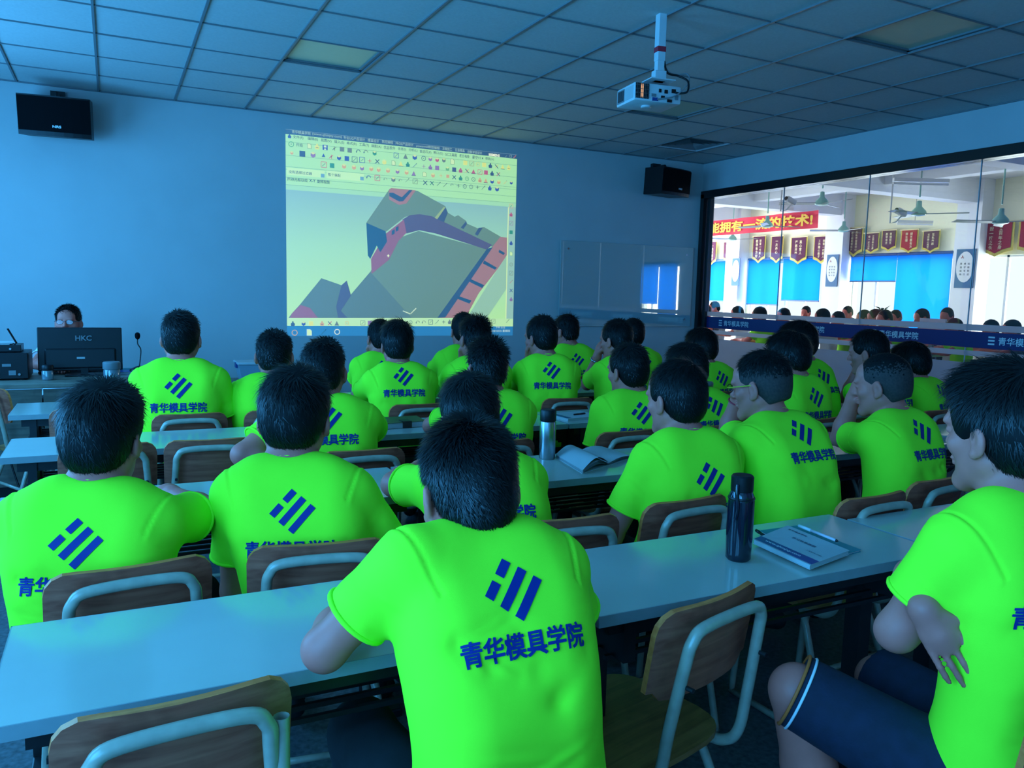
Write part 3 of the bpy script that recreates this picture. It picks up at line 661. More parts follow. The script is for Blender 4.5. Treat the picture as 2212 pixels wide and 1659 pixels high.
for a in [(87, 118, 'jar', BLU, 13), (100, 178, 'ring', TEA, 20), (235, 192, 'page', GRY), (293, 196, 'jar', YEL), (353, 203, 'disk', BLU), (420, 212, 'cut', GRY), (479, 216, 'sq', GRY), (536, 224, 'sq', GRY), (601, 232, 'arc', INK), (657, 236, 'arc', GRY), (722, 245, 'cube', TEA),
          (884, 262, 'frame', BLU), (953, 268, 'tri', GRY), (1022, 275, 'cube', BLU, 20), (1088, 284, 'ring', INK, 19), (1138, 288, 'cube', VIO), (1189, 295, 'cube', CRI), (1239, 298, 'cube', GRY), (1303, 308, 'page', GRY, 20),
          (1399, 318, 'sq', YEL), (1447, 322, 'frame', (150, 160, 100)), (1493, 328, 'ring', (190, 200, 90)), (1540, 333, 'sq', YEL), (1586, 338, 'jar', INK), (1632, 344, 'x', (190, 205, 90)), (1678, 348, 'tri', YEL), (1723, 352, 'jar', YEL),
          (104, 243, 'cube', ORA, 12), (183, 250, 'sq', (72, 118, 150), 21), (263, 257, 'cube', VIO, 20), (341, 260, 'tri', BLU, 12), (397, 273, 'cut', CRI), (457, 279, 'cube', BLU), (515, 285, 'sq', BLU), (573, 293, 'frame', INK, 18), (629, 296, 'frame', BLU, 18), (685, 302, 'plus', CRI), (742, 307, 'x', INK), (795, 312, 'cube', YEL),
          (863, 318, 'page', GRY), (918, 325, 'tri', YEL), (970, 329, 'jar', TEA), (1023, 336, 'line', BLU), (1089, 344, 'plus', VIO), (1138, 350, 'jar', VIO), (1189, 355, 'sq', VIO), (1266, 362, 'cube', GRN), (1316, 368, 'sq', (80, 90, 150)), (1364, 373, 'jar', CRI), (1412, 378, 'x', ORA), (1460, 382, 'tri', CRI), (1508, 387, 'frame', CRI), (1553, 390, 'sq', CRI), (1599, 396, 'jar', INK), (1645, 402, 'x', CRI),
          (343, 331, 'frame', CRI, 18), (405, 338, 'sq', TEA), (494, 343, 'cube', ORA), (568, 351, 'cube', ORA), (628, 357, 'cube', VIO), (697, 362, 'cube', ORA), (752, 368, 'cube', ORA), (822, 375, 'cube', ORA), (893, 382, 'cube', VIO), (961, 389, 'cube', ORA), (1014, 396, 'tri', VIO),
          (1095, 403, 'page', GRY), (1158, 410, 'cube', ORA), (1217, 413, 'plus', ORA), (1268, 418, 'sq', ORA, 13), (1316, 425, 'x', INK), (1364, 431, 'jar', TEA), (1412, 436, 'ring', TEA), (1460, 441, 'ring', INK), (1508, 446, 'jar', ORA), (1552, 450, 'tri', ORA), (1599, 456, 'cube', BLU), (1649, 461, 'cube', ORA), (1697, 464, 'line', ORA), (1742, 466, 'cube', BLU, 14),
          (678, 424, 'arc', BLU), (743, 430, 'frame', CRI, 18), (803, 438, 'arc', GRY, 13), (862, 442, 'cube', GRY, 18), (915, 447, 'arc', GRY, 13), (966, 448, 'line', GRY), (1025, 456, 'frame', GRY), (1100, 466, 'x', INK, 18), (1150, 469, 'x', TEA), (1200, 476, 'line', INK), (1250, 482, 'line', INK), (1300, 482, 'arc', INK, 12), (1347, 490, 'plus', INK), (1395, 493, 'ring', INK), (1442, 496, 'ring', INK), (1490, 500, 'plus', INK), (1534, 503, 'line', INK), (1582, 506, 'jar', BLU), (1636, 512, 'cube', BLU, 19)]:
    icon(*a)
for k, (y, c, kd) in enumerate([(640, ORA, 'frame'), (703, CRI, 'jar'), (768, VIO, 'frame'), (835, TEA, 'sq'), (916, BLU, 'jar'), (996, GRN, 'page'), (1076, GRY, 'ring'), (1140, GRY, 'frame'), (1205, CRI, 'line'), (1270, BLU, 'x'), (1335, VIO, 'jar')]):
    icon(1741, y, kd, c, 15)
for x, kd, c in ((112, 'jar', INK), (192, 'cube', BLU), (248, 'sq', YEL), (330, 'jar', ORA), (388, 'x', CRI), (440, 'tri', GRY), (515, 'ring', ORA), (634, 'frame', GRY), (686, 'sq', VIO), (990, 'ring', INK), (1045, 'arc', GRY), (1090, 'arc', GRY), (1140, 'frame', INK), (1188, 'line', INK), (1238, 'plus', INK), (1282, 'jar', GRY), (1608, 'frame', GRY), (1715, 'line', INK)):
    icon(x, 1518-(x-112)*.012, kd, c, 16)
for x, kd, c in ((126, 'ring', ORA), (235, 'page', (170, 215, 235)), (340, 'line', (60, 90, 150)), (443, 'ring', (230, 245, 235))): icon(x, 1585-(x-126)*.02, kd, c, 22)
for x, kd, c in ((1705, 'line', TI), (1738, 'frame', TI)): icon(x, 268, kd, c, 8)
icon(1768, 272, 'x', (225, 150, 160), 11)

# ------------------------------------------------------------------ glass writing board
MT['board'] = mat('back_painted_glass', (.34, .48, .48), .03, spec=.9, coat=1.0); MT['board'].node_tree.nodes['Principled BSDF'].inputs['Coat IOR'].default_value = 2.4; MT['board'].node_tree.nodes['Principled BSDF'].inputs['Coat Roughness'].default_value = .0
bo = empty('glass_board', (4.54, YF, 1.03)); tag(bo, 'back-painted glass writing board low on the front wall beside the glass partition', 'whiteboard')
MB().box((.945, -.026, .485), (1.89, .008, .97), bev=.002).build('glass_sheet', MT['board'], bo)
for x in (.10, 1.79):
    for z in (.09, .88): MB().tube([(x, -.034, z), (x, -.001, z)], .012, 12).build('standoff', MT['chrome'], bo)

# ------------------------------------------------------------------ loudspeakers
def speaker(c, w, h, d, rz, tilt, label):
    r = empty('loudspeaker', c); tag(r, label, 'loudspeaker', 'wall-mounted loudspeakers')
    R = Matrix.Rotation(rz, 3, 'Z') @ Matrix.Rotation(tilt, 3, 'X')
    mb = MB(); n = 8   # cabinet with bowed front
    fr = [(-w/2+w*k/n, -d/2-.035*(1-(2*k/n-1)**2)) for k in range(n+1)]
    pl = fr+[(w/2*.94, d/2), (-w/2*.94, d/2)]
    def loc(p): return R @ Vector(p)
    mb.add([loc((p[0], p[1], -h/2)) for p in pl]+[loc((p[0], p[1], h/2)) for p in pl], [tuple(reversed(range(len(pl)))), tuple(range(len(pl), 2*len(pl)))]+[(i, (i+1) % len(pl), len(pl)+(i+1) % len(pl), len(pl)+i) for i in range(len(pl))])
    mb.build('cabinet', MT['black_plastic'], r)
    g = MB()
    for k in range(n): g.add([loc((fr[k][0]*.985, fr[k][1]-.012, -h/2+.035)), loc((fr[k+1][0]*.985, fr[k+1][1]-.012, -h/2+.035)), loc((fr[k+1][0]*.985, fr[k+1][1]-.012, h/2-.012)), loc((fr[k][0]*.985, fr[k][1]-.012, h/2-.012))], [(0, 1, 2, 3)])
    g.build('grille_cloth', MT['black_cloth'], r, smooth='all')
    uu, vv = R @ Vector((1, 0, 0)), R @ Vector((0, 0, 1)); oo = loc((.02, -d/2-.05, -h/2+.075))
    put_text('badge', 'NRS', MT['white_print'], r, oo, uu, vv, height=.020, width=.062, bold=.03)
    br = MB(); br.box((0, YF-c[1]-.03, h/2+.055), (.11, .05, .075)); br.tube([(0, YF-c[1]-.03, h/2+.05), (.0, .05, h/2+.05), (.0, 0, h/2-.02)], .014, 8)
    br.build('wall_bracket', MT['black_steel'], r)
speaker((-.36, YF-.24, 2.73), .52, .31, .28, math.radians(-6), math.radians(7), 'black loudspeaker hanging on the left of the front wall')
speaker((5.80, YF-.26, 2.71), .50, .30, .28, math.radians(14), math.radians(3), 'black loudspeaker hanging near the right corner of the front wall')

# ------------------------------------------------------------------ projector on its ceiling pole
pp = on_z(1429, 33, ZC); pr = empty('ceiling_projector', (pp[0], pp[1], ZC)); tag(pr, 'white projector hanging from a white ceiling pole with red tape', 'projector')
prz = math.radians(-8)
Rp = Matrix.Rotation(prz, 3, 'Z')
def PL(p): return Rp @ Vector(p)
MB().box((0, 0, -.125), (.05, .05, .27), R=Rp, bev=.004).build('pole', MT['white_plastic'], pr)
MB().box((0, 0, -.195), (.052, .052, .03), R=Rp).build('red_tape', MT['red'], pr)
mb = MB(); mb.box((0, 0, -.30), (.042, .042, .09), R=Rp); mb.box(PL((0, 0, -.345)), (.075, .05, .06), R=Rp, bev=.004); mb.box(PL((0, .0, -.372)), (.16, .12, .006), R=Rp); mb.build('mount', MT['white_plastic'], pr)
bc = PL((-.01, .10, -.445))
MB().box(bc, (.31, .24, .105), R=Rp, bev=.012).build('body', MT['white_plastic'], pr, smooth=True)
def face_box(name, lx, lz, w, h, m, th=.006, side='back', parent=pr):
    if side == 'back': c = PL((-.01+lx, .10-.12-th*.3, -.445+lz)); d = (w, th, h)
    elif side == 'left': c = PL((-.01-.155-th*.3, .10+lx, -.445+lz)); d = (th, w, h)
    else: c = PL((-.01+lx, .10+lz, -.445-.0525-th*.3)); d = (w, h, th)
    return MB().box(c, d, R=Rp).build(name, m, parent)
MT['ember'] = mat('lamp_vent_glow', (.05, .03, .02), .5, emit=(1.0, .5, .22), estr=.9)
face_box('vent_cavity', -.105, .003, .085, .085, MT['black_plastic'])
for k in range(8): face_box('vent_bar', -.142+.0105*k, .003, .003, .085, MT['chrome'], .012)
for k in range(4): face_box('vent_crossbar', -.105, -.032+.022*k, .085, .002, MT['chrome'], .012)
face_box('lamp_glow', -.108, .003, .016, .075, MT['ember'], .008)
for x, z, w, h, m in ((-.03, -.015, .028, .016, 'grey_plastic'), (-.02, -.037, .036, .018, 'blueprint'), (.03, -.02, .022, .014, 'black_plastic'), (.05, .012, .02, .02, 'black_plastic'), (.075, -.038, .03, .016, 'black_plastic'), (.10, .02, .025, .022, 'black_plastic'), (.12, -.015, .02, .026, 'grey_plastic'), (.01, .015, .014, .02, 'black_plastic')):
    face_box('socket', x, z, w, h, MT[m], .008)
face_box('vent_panel', .055, .0, .09, .075, MT['grey_plastic'], .003, 'left'); face_box('label', -.05, .0, .11, .07, MT['paper'], .003, 'left')
for k in range(6): face_box('vent_slit', .02+.013*k, .0, .006, .06, MT['black_plastic'], .005, 'left')
mb = MB(); mb.lathe([(.028, 0), (.032, -.008), (.026, -.012)], PL((-.03, .09, -.4975)), 16); mb.build('foot', MT['white_plastic'], pr)
MB().tube([PL((-.10, .225, -.45)), PL((-.10, .245, -.45))], .035, 18).build('lens', MT['black_plastic'], pr)
def spline(pts, n=8):
    P = [Vector(p) for p in pts]; out = []
    for i in range(len(P)-1):
        a, b, c, d = P[max(i-1, 0)], P[i], P[i+1], P[min(i+2, len(P)-1)]
        for k in range(n):
            t = k/n; out.append(.5*((2*b)+(c-a)*t+(2*a-5*b+4*c-d)*t*t+(3*b-a-3*c+d)*t**3))
    out.append(P[-1]); return out
MB().tube(spline([PL((.028, 0, -.24)), PL((.05, -.01, -.32)), PL((.12, -.02, -.335)), PL((.16, -.06, -.37)), PL((.155, -.07, -.43)), PL((.12, -.05, -.44)), PL((.10, -.02, -.43))]), .006, 8).build('power_cable', MT['black_plastic'], pr, smooth='all')
MB().tube(spline([PL((.028, 0, -.28)), PL((.09, -.01, -.33)), PL((.17, -.03, -.32)), PL((.165, -.06, -.38)), PL((.08, -.06, -.46)), PL((-.02, -.03, -.482))]), .004, 8).build('video_cable', MT['grey_plastic'], pr, smooth='all')

# ------------------------------------------------------------------ desks
DZ = .75
def desk(x0, x1, y0, y1, label, dz=0.0):
    L, D = x1-x0, y1-y0; z = DZ+dz
    r = empty('training_desk', ((x0+x1)/2, (y0+y1)/2, 0)); tag(r, label, 'desk', 'long white desks in rows')
    top = MB().box((0, 0, z-.012), (L-.004, D-.004, .024)).build('desktop', MT['white_top'], r)
    e = MB()
    for s in (-1, 1):
        e.box((0, s*(D/2-.001), z-.0125), (L, .003, .0245)); e.box((s*(L/2-.001), 0, z-.0125), (.003, D, .0245))
    e.build('edge_band', MT['white_edge'], top)
    MB().box((0, D/2-.06, z-.045), (L-.10, .02, .04)).build('rear_rail', MT['black_steel'], r); MB().box((0, -D/2+.05, z-.045), (L-.10, .02, .04)).build('front_rail', MT['black_steel'], r)
    for k in range(6): MB().box((0, -D/2+.08+k*(D-.16)/5, z-.135), (L-.14, .010, .010)).build('shelf_bar', MT['black_steel'], r)
    for s in (-1, 1):
        x = s*(L/2-.10)
        mb = MB(); mb.box((x, -.02, (z-.03)/2+.02), (.045, .05, z-.07)); mb.build('leg', MT['black_steel'], r)
        MB().box((x, 0, .025), (.05, D+.02, .03), bev=.006).build('foot', MT['black_steel'], r)
        MB().box((x, 0, z-.08), (.03, D-.06, .10)).build('bracket', MT['black_steel'], r)
    return r
DESKS = [
 (-.19, .86, 1.31, 1.705, 'white desk nearest the camera at lower left, mostly empty'), (.865, 1.94, 1.30, 1.68, 'nearest white desk carrying the black sports bottle'), (1.95, 3.15, 1.22, 1.62, 'white desk at the right edge behind the man with crossed arms'),
 (-.32, .885, 2.36, 2.77, 'second-row white desk in front of the two men at left'), (.90, 2.10, 2.36, 2.77, 'second-row white desk with the open book'), (2.11, 3.31, 2.34, 2.75, 'second-row white desk in front of the man with yellow glasses'), (3.32, 4.5, 2.34, 2.75, 'second-row white desk with papers near the right edge'),
 (-.39, .81, 3.40, 3.81, 'third-row white desk with two empty chairs at left'), (.83, 2.03, 3.40, 3.81, 'third-row white desk with the brown notebook'), (2.04, 3.24, 3.40, 3.81, 'third-row white desk with the blue-edged book'), (3.25, 4.7, 3.40, 3.81, 'third-row white desk nearest the glass partition'),
 (-.47, .73, 4.48, 4.92, 'fourth-row white desk in front of the teacher desk'), (.75, 1.95, 4.48, 4.90, 'fourth-row white desk left of the screen centre'), (1.96, 3.16, 4.46, 4.88, 'fourth-row white desk with the green drink bottle'), (3.17, 4.4, 4.46, 4.88, 'fourth-row white desk nearest the glass partition'),
 (1.55, 2.75, 5.55, 5.95, 'front-row white desk below the projected picture'), (2.76, 4.2, 5.55, 5.95, 'front-row white desk in front of the glass board')]
for d in DESKS: desk(*d)

# ------------------------------------------------------------------ chairs
def make_chair():
    r = empty('school_chair')
    bw, bh = .335, .20
    # bent plywood backrest with rounded corners
    def shell(w, h, th, bend, n=14, rad=.05, mid=False):
        out = []
        m = 8
        for k in range(n+1):
            u = -w/2*math.cos(math.pi*k/n)
            e = max(0.0, abs(u)-(w/2-rad)); top = h/2-(rad-math.sqrt(max(0, rad*rad-e*e)))*(1 if e > 0 else 0); bot = -h/2+(rad*.5-math.sqrt(max(0, (rad*.5)**2-min(e, rad*.5)**2)))
            for q in range(m+1): out.append((u, bend*((2*u/w)**2), bot+(top-bot)*q/m))
        return out, n, m
    P, n, m = shell(bw, bh, .012, .022)
    T = Matrix.Rotation(math.radians(9), 3, 'X')
    back = Vector((0, -.20, .70)); th = .012
    mb = MB(); F_ = [T @ Vector(p)+back for p in P]; B_ = [T @ (Vector(p)+Vector((0, -th, 0)))+back for p in P]
    N = len(F_); fs = []; ed = []
    for k in range(n):
        for q in range(m):
            a = k*(m+1)+q; fs += [(a, a+1, a+m+2, a+m+1), (N+a, N+a+m+1, N+a+m+2, N+a+1)]
    for k in range(n):
        a = k*(m+1); ed.append((a, a+m+1, N+a+m+1, N+a)); a += m; ed.append((a, N+a, N+a+m+1, a+m+1))
    for q in range(m): ed.append((q, N+q, N+q+1, q+1)); a = n*(m+1)+q; ed.append((a, a+1, N+a+1, N+a))
    mb.add(F_+B_, fs); br = mb.build('backrest', MT['ply'], r, smooth=True)
    MB().add(F_+B_, ed).build('ply_edge', MT['ply_edge'], br)
    # seat
    st = []
    for a in range(28):
        t = 2*math.pi*a/28; c, s = math.cos(t), math.sin(t); e = .55
        st.append((.185*math.copysign(abs(c)**e, c), .02+.18*math.copysign(abs(s)**e, s)))
    MB().prism(st, (X3, Y3, Z3), (0, 0, .422), .013).build('seat', MT['seatply'], r)
    # back frame: an arch behind the backrest that runs down and bends forward under the seat
    tw = .125; y0 = -.232
    pts = []
    for s in (-1, 1):
        side = [(s*(tw+.01), .13, .408), (s*(tw+.01), -.10, .408), (s*(tw+.012), -.165, .418), (s*(tw+.012), -.198, .46), (s*(tw+.01), -.215, .56), (s*tw, -.238, .70), (s*(tw-.008), -.246, .745), (s*(tw-.045), -.250, .768)]
        pts.append(side)
    path = pts[0]+pts[1][::-1]
    MB().tube(spline(path, 6), .0125, 10).build('back_frame', MT['tube'], r, smooth='all')
    for x, z in ((-tw, .655), (tw, .655), (0, .769)): MB().tube([(x, y0-.028, z), (x, y0-.012, z)], .005, 8).build('bolt', MT['black_steel'], r)
    # leg frames: front and rear legs joined by a floor bar on each side
    for s in (-1, 1):
        MB().tube(spline([(s*.13, -.06, .405), (s*.15, -.10, .36), (s*.165, -.16, .20), (s*.17, -.205, .02)], 5), .0115, 8).build('rear_leg', MT['tube'], r, smooth='all')
        MB().tube(spline([(s*.13, .12, .405), (s*.15, .14, .36), (s*.165, .165, .20), (s*.17, .18, .02)], 5), .0115, 8).build('front_leg', MT['tube'], r, smooth='all')
        MB().tube([(s*.17, -.21, .013), (s*.17, .185, .013)], .0115, 8).build('floor_bar', MT['tube'], r, smooth='all')
    MB().tube([(-.165, -.15, .22), (.165, -.15, .22)], .009, 8).build('cross_bar', MT['tube'], r, smooth='all')
    return r
chair0 = make_chair(); chair_used = [False]
def chair(x, y, deg, label):
    """x, y = middle of the backrest on the floor plan"""
    c = copy_tree(chair0) if chair_used[0] else chair0; chair_used[0] = True
    a = math.radians(deg); c.rotation_euler = (0, 0, a)
    c.location = (x-.21*math.sin(a), y+.21*math.cos(a), 0)
    tag(c, label, 'chair', 'plywood school chairs'); return c

# ------------------------------------------------------------------ people: distance-field bodies
def nv(v): v = np.array(v, float); return v/max(1e-9, np.linalg.norm(v))
class Field:
    """smooth union / difference of round cones and ellipsoids, meshed by surface nets"""
    def __init__(s, h): s.h = h; s.pr = []
    def cone(s, a, b, ra, rb, k=.02, sub=False, cut=None):
        s.pr.append(('c', np.array(a, float), np.array(b, float), ra, rb, k, sub, cut)); return s
    def ell(s, c, r, R=None, k=.015, sub=False, cut=None):
        s.pr.append(('e', np.array(c, float), np.array(r, float), np.eye(3) if R is None else np.array(R, float), None, k, sub, cut)); return s
    def bounds(s, p):
        if p[0] == 'c': lo = np.minimum(p[1]-p[3], p[2]-p[4]); hi = np.maximum(p[1]+p[3], p[2]+p[4])
        else: R = np.max(p[2]); lo, hi = p[1]-R, p[1]+R
        m = p[5]+3*s.h; return lo-m, hi+m
    def mesh(s, cuts=(), warp=None):
        h = s.h; bs = [s.bounds(p) for p in s.pr if not p[6]]
        lo = np.min([b[0] for b in bs], 0)-h; hi = np.max([b[1] for b in bs], 0)+h
        n = np.ceil((hi-lo)/h).astype(int)+1
        F = np.full(n, .3, np.float32)
        ax = [lo[i]+h*np.arange(n[i]) for i in range(3)]
        for p in s.pr:
            b0, b1 = s.bounds(p)
            i0 = np.clip(np.floor((b0-lo)/h).astype(int), 0, n); i1 = np.clip(np.ceil((b1-lo)/h).astype(int)+1, 0, n)
            if np.any(i1 <= i0): continue
            X = ax[0][i0[0]:i1[0], None, None]; Y = ax[1][None, i0[1]:i1[1], None]; Z = ax[2][None, None, i0[2]:i1[2]]
            if p[0] == 'c':
                a, d = p[1], p[2]-p[1]; L = max(1e-9, d@d)
                t = np.clip(((X-a[0])*d[0]+(Y-a[1])*d[1]+(Z-a[2])*d[2])/L, 0, 1)
                D = np.sqrt((X-a[0]-t*d[0])**2+(Y-a[1]-t*d[1])**2+(Z-a[2]-t*d[2])**2)-(p[3]+t*(p[4]-p[3]))
            else:
                c, r, R = p[1], p[2], p[3]; dx, dy, dz = X-c[0], Y-c[1], Z-c[2]
                q = [dx*R[0, i]+dy*R[1, i]+dz*R[2, i] for i in range(3)]
                k0 = np.sqrt(sum((q[i]/r[i])**2 for i in range(3))); k1 = np.sqrt(sum((q[i]/r[i]**2)**2 for i in range(3)))
                D = k0*(k0-1)/np.maximum(k1, 1e-6)
            if p[7] is not None:
                for (o_, nn) in p[7]:
                    D = np.maximum(D, (X-o_[0])*nn[0]+(Y-o_[1])*nn[1]+(Z-o_[2])*nn[2])
            sl = tuple(slice(i0[i], i1[i]) for i in range(3)); A = F[sl]; k = p[5]
            if p[6]:
                D = -D; hh = np.clip(.5-.5*(D-A)/k, 0, 1) if k else 0
                F[sl] = np.maximum(A, D) if not k else (D*(1-hh)+A*hh+k*hh*(1-hh)) if True else A
            else:
                hh = np.clip(.5+.5*(A-D)/k, 0, 1); F[sl] = A*(1-hh)+D*hh-k*hh*(1-hh)
        for (o_, nn) in cuts:
            X = ax[0][:, None, None]; Y = ax[1][None, :, None]; Z = ax[2][None, None, :]
            F = np.maximum(F, ((X-o_[0])*nn[0]+(Y-o_[1])*nn[1]+(Z-o_[2])*nn[2]).astype(np.float32))
        return nets(F, lo, h)
def nets(F, lo, h):
    I = F < 0
    cs = [I[a:a+I.shape[0]-1 if a == 0 else None, :, :] for a in (0, 1)]
    n = F.shape
    def cor(A, d): return A[d[0]:n[0]-1+d[0], d[1]:n[1]-1+d[1], d[2]:n[2]-1+d[2]]
    CR = [(i, j, k) for i in (0, 1) for j in (0, 1) for k in (0, 1)]
    cnt = sum(cor(I, d).astype(np.int8) for d in CR)
    act = np.argwhere((cnt > 0) & (cnt < 8))
    if not len(act): return np.zeros((0, 3)), np.zeros((0, 4), int)
    val = np.stack([F[act[:, 0]+d[0], act[:, 1]+d[1], act[:, 2]+d[2]] for d in CR], 1)
    acc = np.zeros((len(act), 3)); num = np.zeros(len(act))
    for a in range(8):
        for ax_ in range(3):
            if CR[a][ax_] == 0:
                d = list(CR[a]); d[ax_] = 1; b = CR.index(tuple(d))
                va, vb = val[:, a], val[:, b]; cr = (va < 0) != (vb < 0)
                t = np.where(cr, va/np.where(cr, va-vb, 1), 0)
                p = np.array(CR[a], float)[None].repeat(len(act), 0); p[:, ax_] += t
                acc += np.where(cr[:, None], p, 0); num += cr
    V = lo+h*(act+acc/num[:, None])
    idx = -np.ones((n[0]-1, n[1]-1, n[2]-1), np.int64); idx[act[:, 0], act[:, 1], act[:, 2]] = np.arange(len(act))
    Q = []
    for ax_ in range(3):
        s0 = [slice(None)]*3; s1 = [slice(None)]*3; s0[ax_] = slice(0, -1); s1[ax_] = slice(1, None)
        a, b = I[tuple(s0)], I[tuple(s1)]; e = np.argwhere(a != b); u, w = (ax_+1) % 3, (ax_+2) % 3
        ok = (e[:, u] > 0) & (e[:, w] > 0) & (e[:, u] < n[u]-1) & (e[:, w] < n[w]-1); e = e[ok]
        inside = I[e[:, 0], e[:, 1], e[:, 2]]
        def c(du, dw): q = e.copy(); q[:, u] += du; q[:, w] += dw; return idx[q[:, 0], q[:, 1], q[:, 2]]
        q = np.stack([c(-1, -1), c(0, -1), c(0, 0), c(-1, 0)], 1)
        q = np.where(inside[:, None], q, q[:, ::-1]); Q.append(q)
    return V, np.concatenate(Q)
def vnormals(V, Q):
    fn = np.cross(V[Q[:, 2]]-V[Q[:, 0]], V[Q[:, 3]]-V[Q[:, 1]]); N = np.zeros_like(V)
    for k in range(4): np.add.at(N, Q[:, k], fn)
    return N/np.maximum(1e-9, np.linalg.norm(N, axis=1))[:, None]

def rotm(yaw, pitch=0, roll=0):
    """head/body frame: columns right, forward, up; yaw left +, pitch down +, roll to own right +"""
    return np.array(Matrix.Rotation(yaw, 3, 'Z') @ Matrix.Rotation(-pitch, 3, 'X') @ Matrix.Rotation(roll, 3, 'Y'))
def ik(S, H, l1, l2, pole):
    d = H-S; L = np.linalg.norm(d)
    if L > (l1+l2)*.985: H = S+d/L*(l1+l2)*.985; d = H-S; L = np.linalg.norm(d)
    L = max(L, abs(l1-l2)+.02); u = d/max(1e-6, np.linalg.norm(d)); a = (l1*l1-l2*l2+L*L)/(2*L); hgt = math.sqrt(max(0, l1*l1-a*a))
    p = np.array(pole, float); p = nv(p-u*(p@u)); return S+u*a+p*hgt, H
def hand(F, W, d, up, side, curl, s=1.0, fr=.0085):
    """palm and five fingers from wrist W pointing along d; up = back of the hand; side = thumb side"""
    d, up = nv(d), nv(up); up = nv(up-d*(d@up)); sd = nv(np.cross(d, up))*side
    P = W+d*.055*s
    F.ell(P, (.040*s, .050*s, .016*s), np.stack([sd, d, up], 1), k=.015); F.cone(W, P, .024*s, .022*s, k=.02)
    for i, (o_, ln) in enumerate(((.030, .080), (.010, .090), (-.010, .084), (-.029, .066))):
        b = W+d*.090*s+sd*o_*1.14*s; c = curl
        d1 = nv(d*math.cos(c*.6)-up*math.sin(c*.6)+sd*o_*1.2); d2 = nv(d*math.cos(c*1.5)-up*math.sin(c*1.5)+sd*o_*.8); d3 = nv(d*math.cos(c*2.2)-up*math.sin(c*2.2))
        k1 = b+d1*ln*.45*s; k2 = k1+d2*ln*.32*s; k3 = k2+d3*ln*.25*s
        kk = max(.0025, F.h*.5); F.cone(b-d*.02*s, k1, fr*1.05*s, fr*s, k=kk).cone(k1, k2, fr*s, fr*.95*s, k=kk).cone(k2, k3, fr*.95*s, fr*.8*s, k=kk)
    t0 = W+d*.03*s+sd*.028*s; t1 = t0+nv(d*.7+sd*.75-up*.3)*.042*s; t2 = t1+nv(d*.95+sd*.15-up*.4*(.5+curl))*.034*s
    F.cone(t0, t1, .013*s, .0105*s, k=.01).cone(t1, t2, .0105*s, .0085*s, k=.005)
def head_prims(F, c, R, jaw=1.0, fat=1.0, ears=1.0):
    def P(x, y, z): return c+R@np.array([x, y, z])
    F.ell(P(0, -.012, .042), (.0755*fat, .096, .088), R, k=.02)
    F.ell(P(0, .030, -.018), (.063*fat, .064, .080), R, k=.03)
    for s in (-1, 1):
        F.cone(P(s*.050*fat, -.004, -.048), P(s*.016, .070, -.094*jaw), .022*fat, .019, k=.03)
        F.ell(P(s*.046*fat, .060, -.018), (.022*fat, .018, .018), R, k=.02)           # cheekbone
        F.ell(P(s*.031, .086, .026), (.022, .012, .009), R, k=.012)                # brow
    F.ell(P(0, .076, -.094*jaw), (.022, .016, .015), R, k=.02)                       # chin
    F.ell(P(0, .070, .055), (.05, .022, .035), R, k=.03)                             # forehead
    for s in (-1, 1): F.ell(P(s*.032, .100, .008), (.017, .012, .010), R, k=.010, sub=True)
    for s in (-1, 1): F.ell(P(s*.032, .084, .008), (.0145, .012, .0095), R, k=.004)    # eyelid
    F.cone(P(0, .092, .018), P(0, .112, -.020), .008, .0115, k=.010)
    for s in (-1, 1): F.ell(P(s*.013, .100, -.025), (.009, .010, .007), R, k=.006)
    F.ell(P(0, .092, -.050), (.024, .013, .006), R, k=.006).ell(P(0, .090, -.061), (.021, .013, .006), R, k=.006)
    for s in (-1, 1):
        E = R@np.array(Matrix.Rotation(s*.42, 3, 'Z') @ Matrix.Rotation(-.18, 3, 'X'))
        F.ell(P(s*.080*fat, -.006, -.004), (.009*ears, .021, .032), E, k=.008)
        F.ell(P(s*.091*fat, .000, .000), (.008, .0115, .018), E, k=.004, sub=True)
        F.ell(P(s*.081*fat, .002, -.030), (.007, .010, .010), E, k=.006)
HAIR = {  # top, side, nape thickness; strand length, lift; nape end; side mode; fringe height
 'short': dict(t=.009, s=.006, n=.004, ln=.024, lift=.95, nz=-.088, fringe=.068, fuzz=False),
 'thick': dict(t=.020, s=.012, n=.010, ln=.042, lift=.30, nz=-.098, fringe=.050, fuzz=False),
 'spiky': dict(t=.010, s=.006, n=.004, ln=.034, lift=1.5, nz=-.084, fringe=.065, fuzz=False),
 'flat': dict(t=.014, s=.008, n=.006, ln=.030, lift=.45, nz=-.090, fringe=.060, fuzz=False),
 'fade': dict(t=.010, s=.003, n=.002, ln=.024, lift=.6, nz=-.075, fringe=.070, fuzz=True),
 'crop': dict(t=.006, s=.003, n=.002, ln=.009, lift=.7, nz=-.075, fringe=.085, fuzz=True)}
